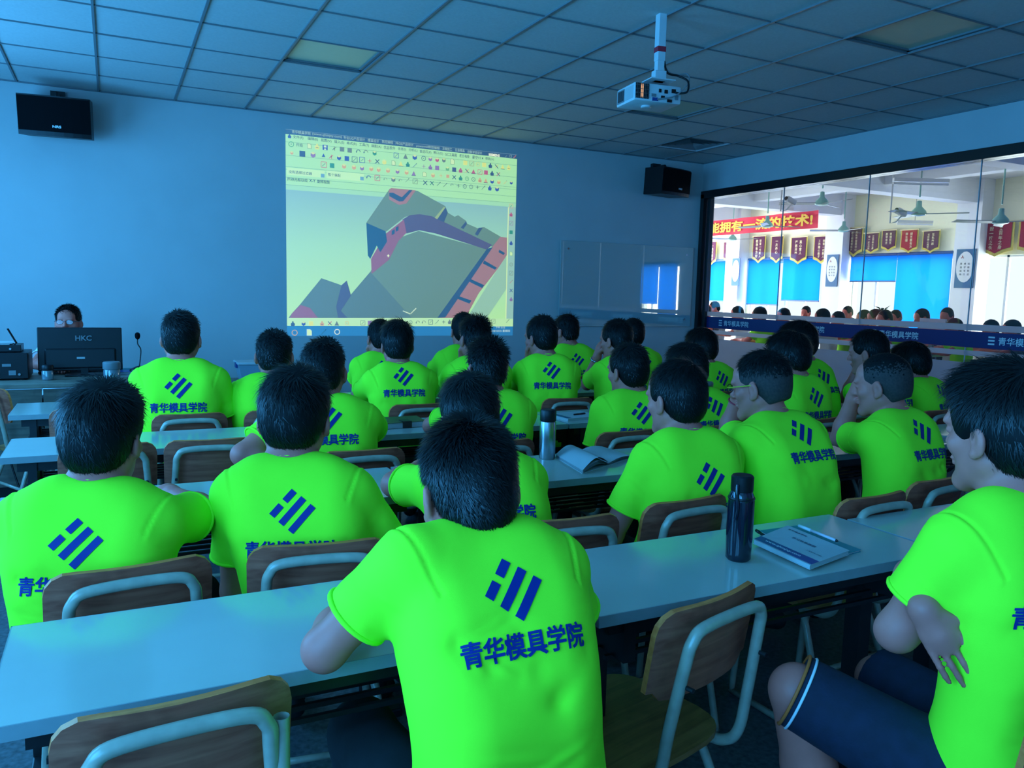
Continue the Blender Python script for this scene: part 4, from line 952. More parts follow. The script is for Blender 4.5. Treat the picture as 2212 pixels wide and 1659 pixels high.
def make_hair(c, R, style, h, nst, root, rel, seed, fat=1.0, wst=.0013):
    H = HAIR[style]; F = Field(h)
    def P(x, y, z): return c+R@np.array([x, y, z])
    up = R[:, 2]; fw = R[:, 1]
    F.ell(P(0, -.012, .042), (.0755*fat+H['s'], .096+H['t']*.7, .088+H['t']), R, k=.01)
    F.ell(P(0, -.045, -.005), (.066*fat+H['n'], .062+H['n'], .075), R, k=.02)
    if H['t'] > .015: F.ell(P(0, .035, .095), (.060, .052+H['t']*.4, .030+H['t']*.7), R, k=.03)
    # face, ears and neck left free
    def cutout(pts): pass
    F.ell(P(0, .124, H['fringe']-.100), (.150, .086, .100), R, k=.008, sub=True)
    for s in (-1, 1): F.ell(P(s*.090, .014, -.034), (.030, .034, .046), R, k=.010, sub=True)
    cuts = [(P(0, 0, H['nz']), -nv(up*1.0+fw*.35))]
    V, Q = F.mesh(cuts)
    r2 = np.random.default_rng(seed)
    N = vnormals(V, Q); L = (V-c)@R
    ph = r2.uniform(0, 6, 6)
    amp = .0009 if H['ln'] > .015 else .001
    dsp = amp*(np.sin(L[:, 0]*95+ph[0]+L[:, 2]*40)*np.sin(L[:, 1]*80+ph[1])+.6*np.sin(L[:, 2]*120+ph[2]+L[:, 0]*60))
    if not H['fuzz']: V = V+N*dsp[:, None]
    hm = MT['hair']
    me = np_mesh('hair', V-rel, Q); o = link('hair', me, hm, root)
    if H['fuzz']:
        me.materials.append(MT['fuzz']); fc = L[Q].mean(1); lim = .055 if style == 'fade' else .075
        me.polygons.foreach_set('material_index', (fc[:, 2]+r2.normal(0, .014, len(fc)) < lim).astype(np.int32))
    # strands
    tri = r2.integers(0, len(Q), nst); w = r2.dirichlet((1, 1, 1, 1), nst)
    p = (V[Q[tri]]*w[:, :, None]).sum(1); nn = (N[Q[tri]]*w[:, :, None]).sum(1); nn /= np.linalg.norm(nn, axis=1)[:, None]
    lp = (p-c)@R; wh = P(r2.uniform(-.02, .02), -.055, .118)
    fl = p-wh; fl -= nn*(fl*nn).sum(1)[:, None]; ln_ = np.linalg.norm(fl, axis=1)[:, None]; fl = fl/np.maximum(ln_, .004)
    sw = np.cross(nn, fl); fl = nv_rows(fl+sw*.35+r2.normal(0, .28, fl.shape)); fl = nv_rows(fl-nn*(fl*nn).sum(1)[:, None])
    topness = np.clip((lp[:, 2]-.03)/.08, 0, 1)
    ll = H['ln']*(.62+.38*topness)*r2.uniform(.45, 1.3, nst); lift = H['lift']*(.4+.6*topness)*r2.uniform(.2, 1.5, nst)
    if H['fuzz']:
        keep = lp[:, 2] > (.05 if style == 'fade' else .06); p, nn, fl, ll, lift = p[keep], nn[keep], fl[keep], ll[keep], lift[keep]
    tipl = (p+nv_rows(fl+nn*lift[:, None])*ll[:, None]-c)@R; keep = ~((tipl[:, 1] > .055) & (tipl[:, 2] < H['fringe']-.004)) & ~((tipl[:, 1] > .005) & (tipl[:, 2] < .022)); p, nn, fl, ll, lift = p[keep], nn[keep], fl[keep], ll[keep], lift[keep]
    m = len(p); wd = np.cross(nn, fl)*wst*r2.uniform(.7, 1.4, m)[:, None]
    d = nv_rows(fl+nn*lift[:, None]); b = p-nn*.003; mid = b+d*(ll*.55)[:, None]; tip = b+d*ll[:, None]+fl*(ll*.22)[:, None]-nn*(ll*.08)[:, None]
    SV = np.stack([b-wd, b+wd, mid-wd*.8, mid+wd*.8, tip], 1).reshape(-1, 3); i = np.arange(m)[:, None]*5
    T = np.concatenate([i+[0, 1, 3], i+[0, 3, 2], i+[2, 3, 4]])
    st = link('hair_strands', np_mesh('hair_strands', SV-rel, T), MT['strand'], o); st['kind'] = 'stuff'
    return o
def nv_rows(A): return A/np.maximum(1e-9, np.linalg.norm(A, axis=1))[:, None]

# the print on the shirt backs: template in units of the lettering width
def _print_template():
    V, Fs = text_mesh('青华模具学院', .024)
    lo, hi = V.min(0), V.max(0); s = 1/(hi[0]-lo[0]); V = (V-(lo+hi)/2)*[s, s*1.12]
    def cutgrid(V, Fs, step):
        bm = bmesh.new(); vs_ = [bm.verts.new((p[0], p[1], 0)) for p in V]
        for f in Fs:
            try: bm.faces.new([vs_[i] for i in f])
            except Exception: pass
        lo_, hi_ = np.min(V, 0), np.max(V, 0)
        for ax_ in (0, 1):
            t = lo_[ax_]+step
            while t < hi_[ax_]:
                n_ = (1, 0, 0) if ax_ == 0 else (0, 1, 0); co = (t, 0, 0) if ax_ == 0 else (0, t, 0)
                bmesh.ops.bisect_plane(bm, geom=bm.verts[:]+bm.edges[:]+bm.faces[:], plane_co=co, plane_no=n_); t += step
        bmesh.ops.triangulate(bm, faces=bm.faces[:]); bm.verts.index_update()
        A = np.array([v.co[:2] for v in bm.verts]); B = np.array([[v.index for v in f.verts] for f in bm.faces]); bm.free(); return A, B
    nq = len(V)//4; tv, tf, tl = [], [], []
    for q in range(4):
        a_, b_ = cutgrid(V[q*nq:(q+1)*nq], [tuple(i-q*nq for i in f) for f in Fs if q*nq <= f[0] < (q+1)*nq], .055)
        tf.append(b_+sum(map(len, tv))); tv.append(a_); tl.append(np.full(len(a_), q*.0003))
    tx = (np.concatenate(tv), np.concatenate(tf), np.concatenate(tl))
    a = math.radians(50); d = np.array([math.cos(a), math.sin(a)]); n_ = np.array([d[1], -d[0]])
    bars_ = [(-.135, .085, .135), (-.135, -.175, .135-.0), (0, -.0, 0), (.135, 0, 0)]
    E = []
    def bar(off, t0, t1, w=.037):
        c = n_*off; return np.array([c+d*t0-n_*w, c+d*t0+n_*w, c+d*t1+n_*w, c+d*t1-n_*w])
    Vb, Fb = [], []
    for off, t0, t1 in ((-.135, -.175, -.03), (-.135, .03, .175), (0, -.18, .18), (.135, -.18, .18)):
        k = len(Vb); Vb += list(bar(off, t0, t1)); Fb.append((k, k+1, k+2, k+3))
    em = cutgrid(np.array(Vb), Fb, .055); em = (em[0], em[1], np.zeros(len(em[0])))
    return tx, em
PRINT = _print_template()

def person(label, hip, yaw, head, hyaw, hpitch=0, hroll=0, w=1.0, arms=('desk', 'desk'), hair='short', h=.009, nst=1500, sh_yaw=None, tilt=0.0,
           shirt='shirt', cover='pants', group='students in green shirts', prt=.225, fat=1.0, glasses=None, bulge=.045, nape=(.048, .122), seed=0, folds=8, pv=(0, 0), extra=None, watch=False, sleeve=.62, shrug=(0, 0)):
    """hip (x, y); yaw of the torso in degrees, left positive; head = ear-level centre; arms: preset or dict(elbow=, hand=)"""
    r2 = np.random.default_rng(seed+11)
    yw = math.radians(yaw); sy = math.radians(yaw if sh_yaw is None else sh_yaw); hy_ = math.radians(hyaw)
    rel = np.array([hip[0], hip[1], 0.0]); root = empty('person', rel); tag(root, label, 'person', group)
    fw = np.array([-math.sin(yw), math.cos(yw), 0]); rt = np.array([math.cos(yw), math.sin(yw), 0]); UP = np.array([0, 0, 1.0])
    fs_ = np.array([-math.sin(sy), math.cos(sy), 0]); rs = np.array([math.cos(sy), math.sin(sy), 0])+UP*math.tan(math.radians(tilt)); rs = nv(rs)
    HR = rotm(hy_, math.radians(hpitch), math.radians(hroll)); hd = np.array(head, float)
    p0 = np.array([hip[0], hip[1], .50]); nb = hd-HR[:, 1]*nape[0]-HR[:, 2]*nape[1]*.35-UP*nape[1]*.65
    bk = -fs_; pm = (p0+nb)/2+bk*bulge*2+UP*.03
    def B(t): return (1-t)**2*p0+2*t*(1-t)*pm+t*t*nb
    def BT(t): return nv(2*(1-t)*(pm-p0)+2*t*(nb-pm))
    def RT(t): q = rt*(1-t)+rs*t; return nv(q)
    ST = [(0, .075, .108), (.12, .070, .103), (.25, .064, .098), (.38, .064, .096), (.5, .067, .098), (.62, .074, .099), (.74, .084, .094), (.85, .090, .080), (.93, .062, .066)]
    shr = B(.90)
    tup = BT(.9)
    SJ = {s: shr+rs*s*.150*w-tup*.030+fs_*.012+UP*shrug[(s+1)//2] for s in (-1, 1)}
    # arms
    A = {}
    for s, a in zip((-1, 1), arms):
        S_ = SJ[s]; o_ = rs*s; l1, l2 = .285, .25
        if isinstance(a, dict):
            if 'elbow' in a:
                E_ = np.array(a['elbow'], float); E_ = S_+nv(E_-S_)*min(l1*1.12, max(l1*.70, np.linalg.norm(E_-S_)))
                H_ = np.array(a['hand'], float); H_ = E_+nv(H_-E_)*min(l2*1.1, max(l2*.75, np.linalg.norm(H_-E_)))
            else: E_, H_ = ik(S_, np.array(a['hand'], float), l1, l2, a.get('pole', o_*.6-UP+fs_*.1))
            curl = a.get('curl', .5); bk_up = a.get('up', UP*.8+o_*.3); dirh = a.get('dir')
        elif a == 'desk':
            E_ = S_+fs_*.15+o_*.045; E_[2] = .805; E_ = S_+nv(E_-S_)*min(.30, max(.22, np.linalg.norm(E_-S_))); E_[2] = max(E_[2], .80)
            H_ = E_+nv(fs_*.85-o_*.55)*.235; H_[2] = .80; curl, bk_up, dirh = .35, UP, fs_-o_*.5
        elif a == 'lap':
            T_ = np.array([hip[0], hip[1], 0])+fw*.27+rs*s*.08; T_[2] = .62
            E_, H_ = ik(S_, T_, l1, l2, o_*.5-fs_*.7); curl, bk_up, dirh = .5, UP, None
        elif a == 'chin':
            T_ = hd+HR[:, 1]*.075-HR[:, 2]*.125+HR[:, 0]*s*.035
            E_, H_ = ik(S_, T_, l1, l2, -UP*1.0+fs_*.75+o_*.45); curl, bk_up, dirh = 1.0, HR[:, 1]+o_*.6, HR[:, 2]+HR[:, 1]*.1-o_*.1
        elif a == 'cheek':
            T_ = hd+HR[:, 1]*.035-HR[:, 2]*.085+HR[:, 0]*s*.095
            E_, H_ = ik(S_, T_, l1, l2, -UP*1.0+fs_*.75+o_*.5); curl, bk_up, dirh = .5, o_+HR[:, 1]*.2, HR[:, 2]
        else:
            E_, H_ = S_-UP*.28+o_*.05, S_-UP*.50+fs_*.1; curl, bk_up, dirh = .4, o_, None
        A[s] = (S_, E_, H_, curl, np.array(bk_up), dirh)
    a_s = {k: (a.get('size', .95) if isinstance(a, dict) else .95) for k, a in zip((-1, 1), arms)}
    # ---- body (head, neck, trunk core, arms, shins)
    F = Field(h)
    head_prims(F, hd, HR, fat=fat)
    n0 = hd-HR[:, 1]*.022-HR[:, 2]*.045; F.cone(n0, nb+tup*.02+fs_*.012, .053*(.5+.5*fat), .055, k=.03)
    F.cone(nb+tup*.01, B(.8), .052, .06, k=.03)
    for t, hf, rr in ST[::2]: F.cone(B(t)-RT(t)*hf*w*.8, B(t)+RT(t)*hf*w*.8, rr*.8, rr*.8, k=.05)
    for s in (-1, 1):
        S_, E_, H_, curl, bu, dh = A[s]
        F.cone(nb-tup*.03, S_, .035, .044, k=.04); F.cone(S_, E_, .046*w, .037*w, k=.025); q = E_+(H_-E_)*.28
        F.cone(E_, q, .037*w, .040*w, k=.02).cone(q, H_, .040*w, .026, k=.02)
        hand(F, H_, dh if dh is not None else H_-E_, bu, -s, curl, s=(a_s[s] if a_s else .95), fr=max(.0072, h*.95))
    knees = {}
    for s in (-1, 1):
        hipj = p0+rt*s*.085-UP*.02
        kn = p0+fw*.42+rt*s*.13-UP*.0; an = kn*[1, 1, 0]+fw*.02+np.array([0, 0, .085])
        if extra and 'legs' in extra and s in extra['legs']: kn, an = [np.array(q, float) for q in extra['legs'][s]]
        knees[s] = (hipj, kn, an)
        if cover == 'shorts': F.cone(hipj, kn, .055, .050, k=.02).cone(kn, kn+(an-kn)*.35, .052, .054, k=.02).cone(kn+(an-kn)*.35, an, .054, .034, k=.02)
    V, Q = F.mesh(); link('body', np_mesh('body', V-rel, Q), MT['skin'], root)
    # ---- hair
    make_hair(hd, HR, hair, max(.006, h), nst, root, rel, seed, fat, wst=.0011 if h < .007 else .0017)
    # ---- shirt
    F = Field(h)
    for t, hf, rr in ST: F.cone(B(t)-RT(t)*hf*w, B(t)+RT(t)*hf*w, rr*(.55+.45*w), rr*(.55+.45*w), k=.045)
    for s in (-1, 1):
        S_, E_ = A[s][0], A[s][1]; ax_ = nv(E_-S_); e = S_+(E_-S_)*sleeve
        F.cone(nb+rs*s*.040-tup*.030, S_-rs*s*.012, .044, .056, k=.045, cut=[(nb+tup*.016, tup)])
        F.cone(S_, e+ax_*.05, .060*w, .063*w, k=.028, cut=[(e, ax_)])
    neckcut = (hd-HR[:, 1]*.0, None)
    # neck opening
    F.cone(nb+tup*.012+fs_*.012, n0+UP*.02, .056, .062, k=.008, sub=True)
    cuts = [(np.array([0, 0, .44]), np.array([0, 0, -1.0]))]
    V, Q = F.mesh(cuts); N = vnormals(V, Q)
    # folds running out of the armpits and across the waist
    D = np.zeros(len(V))
    segs = []
    for s in (-1, 1):
        ap = A[s][0]-tup*.11-rs*s*.02+bk*.05
        for k in range(folds//2):
            an_ = r2.uniform(-.9, .5); L = r2.uniform(.05, .12); d = nv(-rs*s*math.cos(an_)+tup*math.sin(an_)); segs.append((ap+d*.02, ap+d*L+bk*.03, r2.uniform(.006, .011), r2.uniform(.003, .006)))
        for k in range(2): q = A[s][0]+(A[s][1]-A[s][0])*r2.uniform(.2, .55); segs.append((q+bk*.06-tup*.03, q+bk*.03+rs*s*.05+tup*.03, .008, .0035))
    for k in range(folds//2+1):
        t = r2.uniform(.08, .42); c = B(t)+bk*.12*w; x0_ = r2.uniform(-.2, .1); L = r2.uniform(.08, .2)
        segs.append((c+rt*x0_+UP*r2.uniform(-.02, .02), c+rt*(x0_+L)+UP*r2.uniform(-.03, .03), r2.uniform(.007, .012), r2.uniform(.002, .0045)))
    for a, b_, sg, am in segs:
        am *= 1.25
        d = b_-a; t = np.clip(((V-a)@d)/(d@d), 0, 1); q = V-a-t[:, None]*d; q = q-bk*((q@bk)*.75)[:, None]
        rr = (q**2).sum(1); D += am*np.exp(-rr/sg**2)*np.sin(np.pi*np.clip(t*.9+.05, 0, 1))-am*.6*np.exp(-rr/(2.2*sg)**2)
    for s in (-1, 1):     # armhole seam
        pl = nv(rs*s*.9-tup*.25); c_ = A[s][0]-rs*s*.002; q = (V-c_)@pl; nr = np.linalg.norm(V-A[s][0], axis=1) < .105
        D -= np.where(nr, .0030*np.exp(-(q/.0035)**2), 0)-np.where(nr, .0015*np.exp(-((q-.008)/.006)**2), 0)
    V = V+N*D[:, None]
    V = V+N*(.0016*np.sin(V[:, 0]*37+seed)*np.sin(V[:, 2]*29+seed*2)*np.sin(V[:, 1]*23))[:, None]
    me = np_mesh('t_shirt', V-rel, Q); so = link('t_shirt', me, MT[shirt], root)
    # collar ring and sleeve hems
    cz = nb+tup*.022+fs_*.012; ru, rf = rs, nv(np.cross(tup, rs))
    ring = []
    for k in range(24):
        a = 2*math.pi*k/24; d_ = ru*math.cos(a)*.064+rf*math.sin(a)*.066; ring.append(cz+d_-tup*(.010+.022*max(0, math.sin(a)))-rel)
    MB().tube(ring, .007, 6, closed=True).build('collar', MT[shirt], so, smooth='all')
    for s in (-1, 1):
        S_, E_ = A[s][0], A[s][1]; ax_ = nv(E_-S_); e = S_+(E_-S_)*sleeve; a_ = nv(np.cross(ax_, [.3, .2, 1])); b_ = np.cross(ax_, a_); rr = .0610*w
        MB().tube([e-ax_*.003+a_*math.cos(q)*rr+b_*math.sin(q)*rr-rel for q in np.linspace(0, 2*math.pi, 29)[:-1]], .0048, 6, closed=True).build('sleeve_hem', MT[shirt], so, smooth='all')
    # ---- print on the back
    if prt:
        bv = BVHTree.FromPolygons([tuple(p) for p in V], [tuple(int(i) for i in q) for q in Q])
        fdir = Vector(fs_*1.0-UP*.0)
        def proj(T, cu, cv, sc, name, dv=0.0):
            c3 = B(cv); ax_u = RT(cv); ax_v = BT(cv); ax_v = nv(ax_v-ax_u*(ax_v@ax_u)); fd = nv(np.cross(ax_v, ax_u)); fd = fd if fd@fs_ > 0 else -fd
            P3 = c3+T[0][:, :1]*sc*ax_u+(T[0][:, 1:]+dv)*sc*ax_v+ax_u*cu
            out = []
            for p, lf in zip(P3, T[2]):
                hit = bv.ray_cast(Vector(p-fd*.6), Vector(fd), 1.0)
                if hit[0] is None: out.append(p-fd*.1); continue
                out.append(np.array(hit[0])+np.array(hit[1])*0-fd*(.0020+lf))
            link(name, np_mesh(name, np.array(out)-rel, T[1], smooth=True), MT['print'], so)
        proj(PRINT[1], pv[0], .775+pv[1], prt, 'printed_emblem'); proj(PRINT[0], pv[0], .775+pv[1], prt, 'printed_lettering', -.41)
    # ---- legs and shoes
    F = Field(max(h, .009)); F.cone(p0-rt*.075*w-UP*.02, p0+rt*.075*w-UP*.02, .118*w, .118*w, k=.05)
    for s in (-1, 1):
        hj, kn, an = knees[s]
        if cover == 'shorts': e = kn+nv(kn-hj)*.03; F.cone(hj, e, .092, .074, k=.05, cut=[(kn+nv(kn-hj)*.005, nv(kn-hj))])
        else: F.cone(hj, kn, .088, .064, k=.04).cone(kn, an, .062, .045, k=.03)
    V, Q = F.mesh(); po = link('shorts' if cover == 'shorts' else 'trousers', np_mesh('trousers', V-rel, Q), MT['navy' if cover == 'shorts' else 'darkcloth'], root)
    for s in (-1, 1):
        an = knees[s][2]; f2 = nv((knees[s][1]-p0)*[1, 1, 0]); F = Field(.010)
        F.cone(an-UP*.02-f2*.03, an-UP*.045+f2*.13, .040, .036, k=.02); V, Q = F.mesh([(np.array([0, 0, .004]), np.array([0, 0, -1.0]))]); link('shoe', np_mesh('shoe', V-rel, Q), MT['shoe'], root)
    # ---- glasses
    if glasses:
        gm, rim = glasses
        def P(x, y, z): return hd+HR@np.array([x, y, z])-rel
        mb = MB()
        for s in (-1, 1):
            mb.tube([P(s*.033+.022*math.cos(a), .109-.004*abs(math.cos(a)), .006+.016*math.sin(a)) for a in np.linspace(0, 2*math.pi, 16)[:-1]], .0016, 6, closed=True)
        mb.tube([P(-.011, .112, .010), P(0, .114, .013), P(.011, .112, .010)], .0016, 6)
        g = mb.build('glasses', rim, root, smooth='all')
        for s in (-1, 1):
            MB().tube([P(s*.056, .104, .012), P(s*.074, .085, .012), P(s*.082*fat, .0, .016), P(s*.082*fat, -.022, .004)], .0022, 6).build('temple_arm', gm, g, smooth='all')
            MB().add([P(s*.033+.021*math.cos(a), .109, .006+.0155*math.sin(a)) for a in np.linspace(0, 2*math.pi, 14)[:-1]], [tuple(range(13))]).build('lens', MT['lens'], g)
    return dict(root=root, A=A, hd=hd, HR=HR, rel=rel, knees=knees, nb=nb)
MT['lens'] = glass_mat('spectacle_lens', (.92, .96, .96), 1.0)
MT['yellow_plastic'] = mat('yellow_plastic', (.55, .45, .02), .4)
MT['metal_rim'] = mat('thin_metal_rim', (.12, .12, .13), .3, metal=.8)
def hdpos(px, ptop, Y, drop=.150):
    q = on_y(px, ptop, Y); return np.array([q[0], q[1], q[2]-drop])

# ------------------------------------------------------------------ chairs in the room
def cx(px, Y, py=900): return float(on_y(px, py, Y)[0])
CH = [(.07, 1.20, 4, 'empty plywood chair pushed under the nearest desk at lower left'), (1.075, 1.20, 14, 'empty plywood chair pushed under the desk with the black sports bottle'),
      (.44, .77, -2, 'plywood chair of the nearest man in the middle'), (1.42, .64, -6, 'plywood chair of the man with crossed arms'),
      (.02, 1.84, 6, 'plywood chair behind the leftmost man of the second row'), (.425, 1.84, -8, 'plywood chair behind the second man from left in the second row'),
      (1.085, 1.80, -4, 'plywood chair right behind the nearest man, seen past his right shoulder'), (1.53, 1.84, 4, 'plywood chair left of the black sports bottle behind a student'),
      (2.12, 1.66, 3, 'plywood chair of the man with yellow glasses'), (2.54, 1.74, 5, 'plywood chair of the man with cropped grey hair'),
      (-.03, 3.28, 4, 'empty plywood chair in the third row partly behind the leftmost head'), (.325, 3.28, -3, 'empty plywood chair in the third row right of the leftmost head'),
      (.83, 2.88, 0, 'plywood chair behind the third-row student with an arm akimbo'), (1.40, 2.88, 0, 'plywood chair of the third-row student behind the nearest head'), (2.05, 2.90, 2, 'plywood chair behind the third-row student above the open book'),
      (2.62, 2.88, 0, 'plywood chair of the third-row student behind the yellow glasses'), (3.22, 2.88, 5, 'plywood chair of the third-row student in clear glasses'), (3.70, 3.05, 5, 'plywood chair of the third-row student against the frosted glass'), (4.18, 2.90, 5, 'plywood chair of the rightmost third-row student'),
      (-.12, 4.28, 0, 'empty plywood chair in the fourth row near the teacher desk'), (.31, 3.97, 0, 'plywood chair behind the tall student in the fourth row'), (.72, 3.97, 0, 'plywood chair of the stout fourth-row student'),
      (1.45, 3.97, 0, 'plywood chair behind the fourth-row student left of the screen corner'), (1.90, 3.95, 0, 'plywood chair of the fourth-row student with spiky hair'), (2.36, 3.95, -4, 'plywood chair of the fourth-row student with a hand at the mouth'), (2.52+.30, 3.95, 0, 'plywood chair behind the green drink bottle'),
      (3.6, 3.95, 0, 'plywood chair of the rightmost fourth-row student'), (1.62, 5.0, 0, 'plywood chair of the leftmost front-row student'), (2.2, 5.0, 0, 'plywood chair of the front-row student below the screen clock'), (3.12, 5.0, 0, 'plywood chair of the front-row student left of the glass board'), (3.72, 5.0, 0, 'plywood chair of the rightmost front-row student'),
      (-.62, 5.28, -62, 'empty plywood chair turned sideways before the teacher desk')]
for c in CH: chair(*c)

# ------------------------------------------------------------------ people in the room
Y_, HI = .005, .0065
def P_(label, px, top, Yh, tpx, Yhip, yaw, hyaw, **k):
    hd = hdpos(px, top, Yh, k.pop('drop', .150)); hx = k.pop('hx', None)
    if hx is None: hx = cx(tpx, Yhip)
    return person(label, np.array([hx, Yhip]), yaw, hd, hyaw, **k)
PEOPLE = {}
PEOPLE['P1'] = P_('man in green shirt nearest the camera, leaning on the white desk', 1017, 893, 1.29, None, 1.08, 0, -4, hx=.56, hpitch=14, hroll=-3, h=.005, nst=45000, hair='short', w=.95, nape=(.030, .075), prt=.215, shrug=(.045, .0),
   arms=(dict(elbow=(.30, 1.27, .80), hand=(.44, 1.52, .80), curl=.5, up=(0, -.2, 1)), dict(elbow=(.76, 1.25, .80), hand=(.70, 1.48, .79), curl=.4, up=(0, 0, 1))), seed=1, folds=12, bulge=.05, drop=.148)
e2 = on_y(1972, 1315, .95); w2 = on_y(1996, 1316, .902); f2 = on_y(2056, 1414, .858)
PEOPLE['P2'] = P_('man with crossed arms and navy shorts at the right edge', 2185, 775, .92, None, .84, -14, -4, hx=1.52, hpitch=4, h=.0042, nst=14000, hair='thick', cover='shorts',
   arms=(dict(elbow=e2, hand=e2+np.array([.22, .04, .02]), curl=.4), dict(elbow=(1.49, 1.07, .82), hand=w2, size=.84, dir=f2-w2, up=on_y(2000, 1300, .8)-on_y(2000, 1300, .9), curl=.15)), pv=(-.02, .04), seed=2, folds=12,
   extra=dict(legs={-1: ((1.235, 1.12, .60), (1.36, 1.10, .11)), 1: ((1.62, 1.22, .50), (1.68, 1.20, .09))}), group=None, bulge=.03)
PEOPLE['P3'] = P_('student with thick hair at lower left, leftmost in the second row', 218, 820, 2.12, 200, 2.03, -16, -24, hpitch=8, hair='thick', h=HI, nst=9000, pv=(0, -0.06), seed=3, folds=10, tilt=-3, arms=('desk', 'desk'))
PEOPLE['P4'] = P_('student with thick swirling hair, second from left in the second row', 636, 790, 2.14, 690, 2.03, -18, -24, hpitch=8, hair='thick', h=HI, nst=9000, pv=(0, -0.05), seed=4, folds=10, fat=1.06, arms=('lap', 'lap'))
PEOPLE['P5'] = P_('second-row student mostly hidden behind the nearest head', 1016, 805, 2.18, 1100, 2.0, -6, -10, hpitch=12, hair='thick', h=HI, nst=9000, seed=5, arms=('desk', 'desk'))
PEOPLE['P6'] = P_('student with flat dark hair left of the black sports bottle', 1465, 772, 2.12, 1485, 2.03, -4, 8, hpitch=4, hair='flat', h=HI, nst=9000, pv=(0, -0.1), seed=6, folds=10, arms=('lap', 'lap'))
PEOPLE['P7'] = P_('student in yellow-armed glasses with hand at his mouth', 1650, 750, 2.16, 1735, 1.92, 4, 22, hpitch=8, hair='fade', h=.005, nst=9000, pv=(0, 0.05), seed=7, folds=12, w=1.05, arms=(dict(elbow=on_y(1572, 940, 2.35), hand=on_y(1592, 872, 2.28), dir=(0.05, -.15, 1), up=(-.6, .6, 0), curl=1.1), 'desk'), glasses=(MT['yellow_plastic'], MT['black_plastic']))
PEOPLE['P8'] = P_('student with cropped greying hair and fist at his mouth', 1913, 755, 2.14, 1950, 1.95, 4, 22, hpitch=6, hair='crop', h=.005, nst=9000, pv=(0, 0.03), seed=8, folds=12, arms=(dict(elbow=on_y(1803, 945, 2.38), hand=on_y(1842, 862, 2.26), dir=(.12, -.2, 1), up=(-.6, .6, 0), curl=1.2), 'desk'))
PEOPLE['P9'] = P_('tall broad-shouldered student at left in front of the teacher', 390, 668, 4.2, 392, 4.15, -8, -14, hair='flat', h=.0075, nst=4500, seed=9, w=1.1, fat=1.06, arms=('lap', 'lap'), prt=.25)
PEOPLE['P10'] = P_('stout student beside the plastic storage box', 592, 708, 4.2, 585, 4.15, -10, -16, hair='short', h=.0075, nst=4500, seed=10, w=1.1, fat=1.1, arms=('lap', 'desk'))
PEOPLE['P11'] = P_('third-row student with left arm akimbo', 697, 725, 3.15, 722, 3.05, -8, -14, hpitch=6, hair='short', h=.0075, nst=4500, pv=(0, 0.06), seed=11, w=1.08, fat=1.05, arms=(dict(elbow=on_y(586, 932, 3.08), hand=on_y(612, 1015, 3.0), curl=.6), 'desk'))
PEOPLE['P12'] = P_('third-row student with bristly hair behind the nearest heads', 1052, 724, 3.15, 1055, 3.08, -4, 0, hair='spiky', h=.0075, nst=4500, seed=12)
PEOPLE['P13'] = P_('fourth-row student with readable print below the screen corner', 858, 690, 4.2, 872, 4.12, -8, -6, hpitch=6, hair='thick', h=.0075, nst=4500, pv=(0, 0.08), seed=13, arms=('desk', 'desk'))
PEOPLE['P14'] = P_('leftmost front-row student half hidden behind a dark head', 820, 685, 5.25, 805, 5.2, -10, 6, hpitch=4, hair='short', h=.009, nst=1500, seed=14, arms=('chin', 'desk'))
PEOPLE['P15'] = P_('front-row student below the right end of the screen', 1000, 672, 5.25, 985, 5.2, -10, -4, hair='flat', h=.009, nst=1500, seed=15)
PEOPLE['P16'] = P_('fourth-row student with spiky hair over the screen clock', 1026, 678, 4.2, 1015, 4.15, -6, 4, hair='spiky', h=.0075, nst=4500, seed=16, arms=('chin', 'desk'))
PEOPLE['P17'] = P_('fourth-row student with full print and hand at mouth right of the screen', 1170, 679, 4.2, 1183, 4.12, -14, 14, hpitch=5, hair='flat', h=.0075, nst=4500, pv=(0, 0.05), seed=17, arms=('chin', 'desk'))
PEOPLE['P18'] = P_('front-row student turned sideways left of the glass board', 1223, 675, 5.25, 1243, 5.2, -12, 24, hpitch=3, hair='spiky', h=.009, nst=1500, seed=18)
PEOPLE['P19'] = P_('fourth-row student with both hands before his face', 1333, 687, 4.22, 1325, 4.12, -4, 18, hpitch=5, hair='flat', h=.0075, nst=4500, seed=19, arms=(dict(elbow=on_y(1268, 830, 4.45), hand=on_y(1290, 770, 4.34), dir=(.15, -.1, 1), up=(-1, .4, 0), curl=.9), 'chin'))
PEOPLE['P20'] = P_('rightmost front-row student in front of the glass board', 1367, 685, 5.25, 1388, 5.2, -6, 4, hair='flat', h=.009, nst=1500, seed=20)
PEOPLE['P21'] = P_('third-row student in the middle with tilted print above the open book', 1359, 738, 3.15, 1342, 3.08, -12, 8, hpitch=4, hair='flat', h=.0075, nst=4500, seed=21, tilt=-4, arms=('hang', 'lap'))
PEOPLE['P22'] = P_('third-row student hidden behind the flat-haired head', 1487, 740, 3.2, 1545, 3.05, 0, 10, hpitch=8, hair='thick', h=.0075, nst=4500, seed=22)
PEOPLE['P23'] = P_('fourth-row student in front of the dark partition post', 1518, 708, 4.22, 1540, 4.15, 2, 14, hpitch=8, hair='thick', h=.009, nst=4500, seed=23)
PEOPLE['P24'] = P_('third-row student in clear-framed glasses seen from behind', 1708, 715, 3.12, 1712, 3.05, 4, 26, hpitch=10, hair='thick', h=.0075, nst=4500, seed=24, glasses=(MT['white_plastic'], MT['white_plastic']))
PEOPLE['P25'] = P_('third-row student with dark crown against the frosted glass', 1729, 692, 3.55, 1768, 3.28, 4, 14, hpitch=10, hair='thick', h=.0075, nst=4500, seed=25, w=.86)
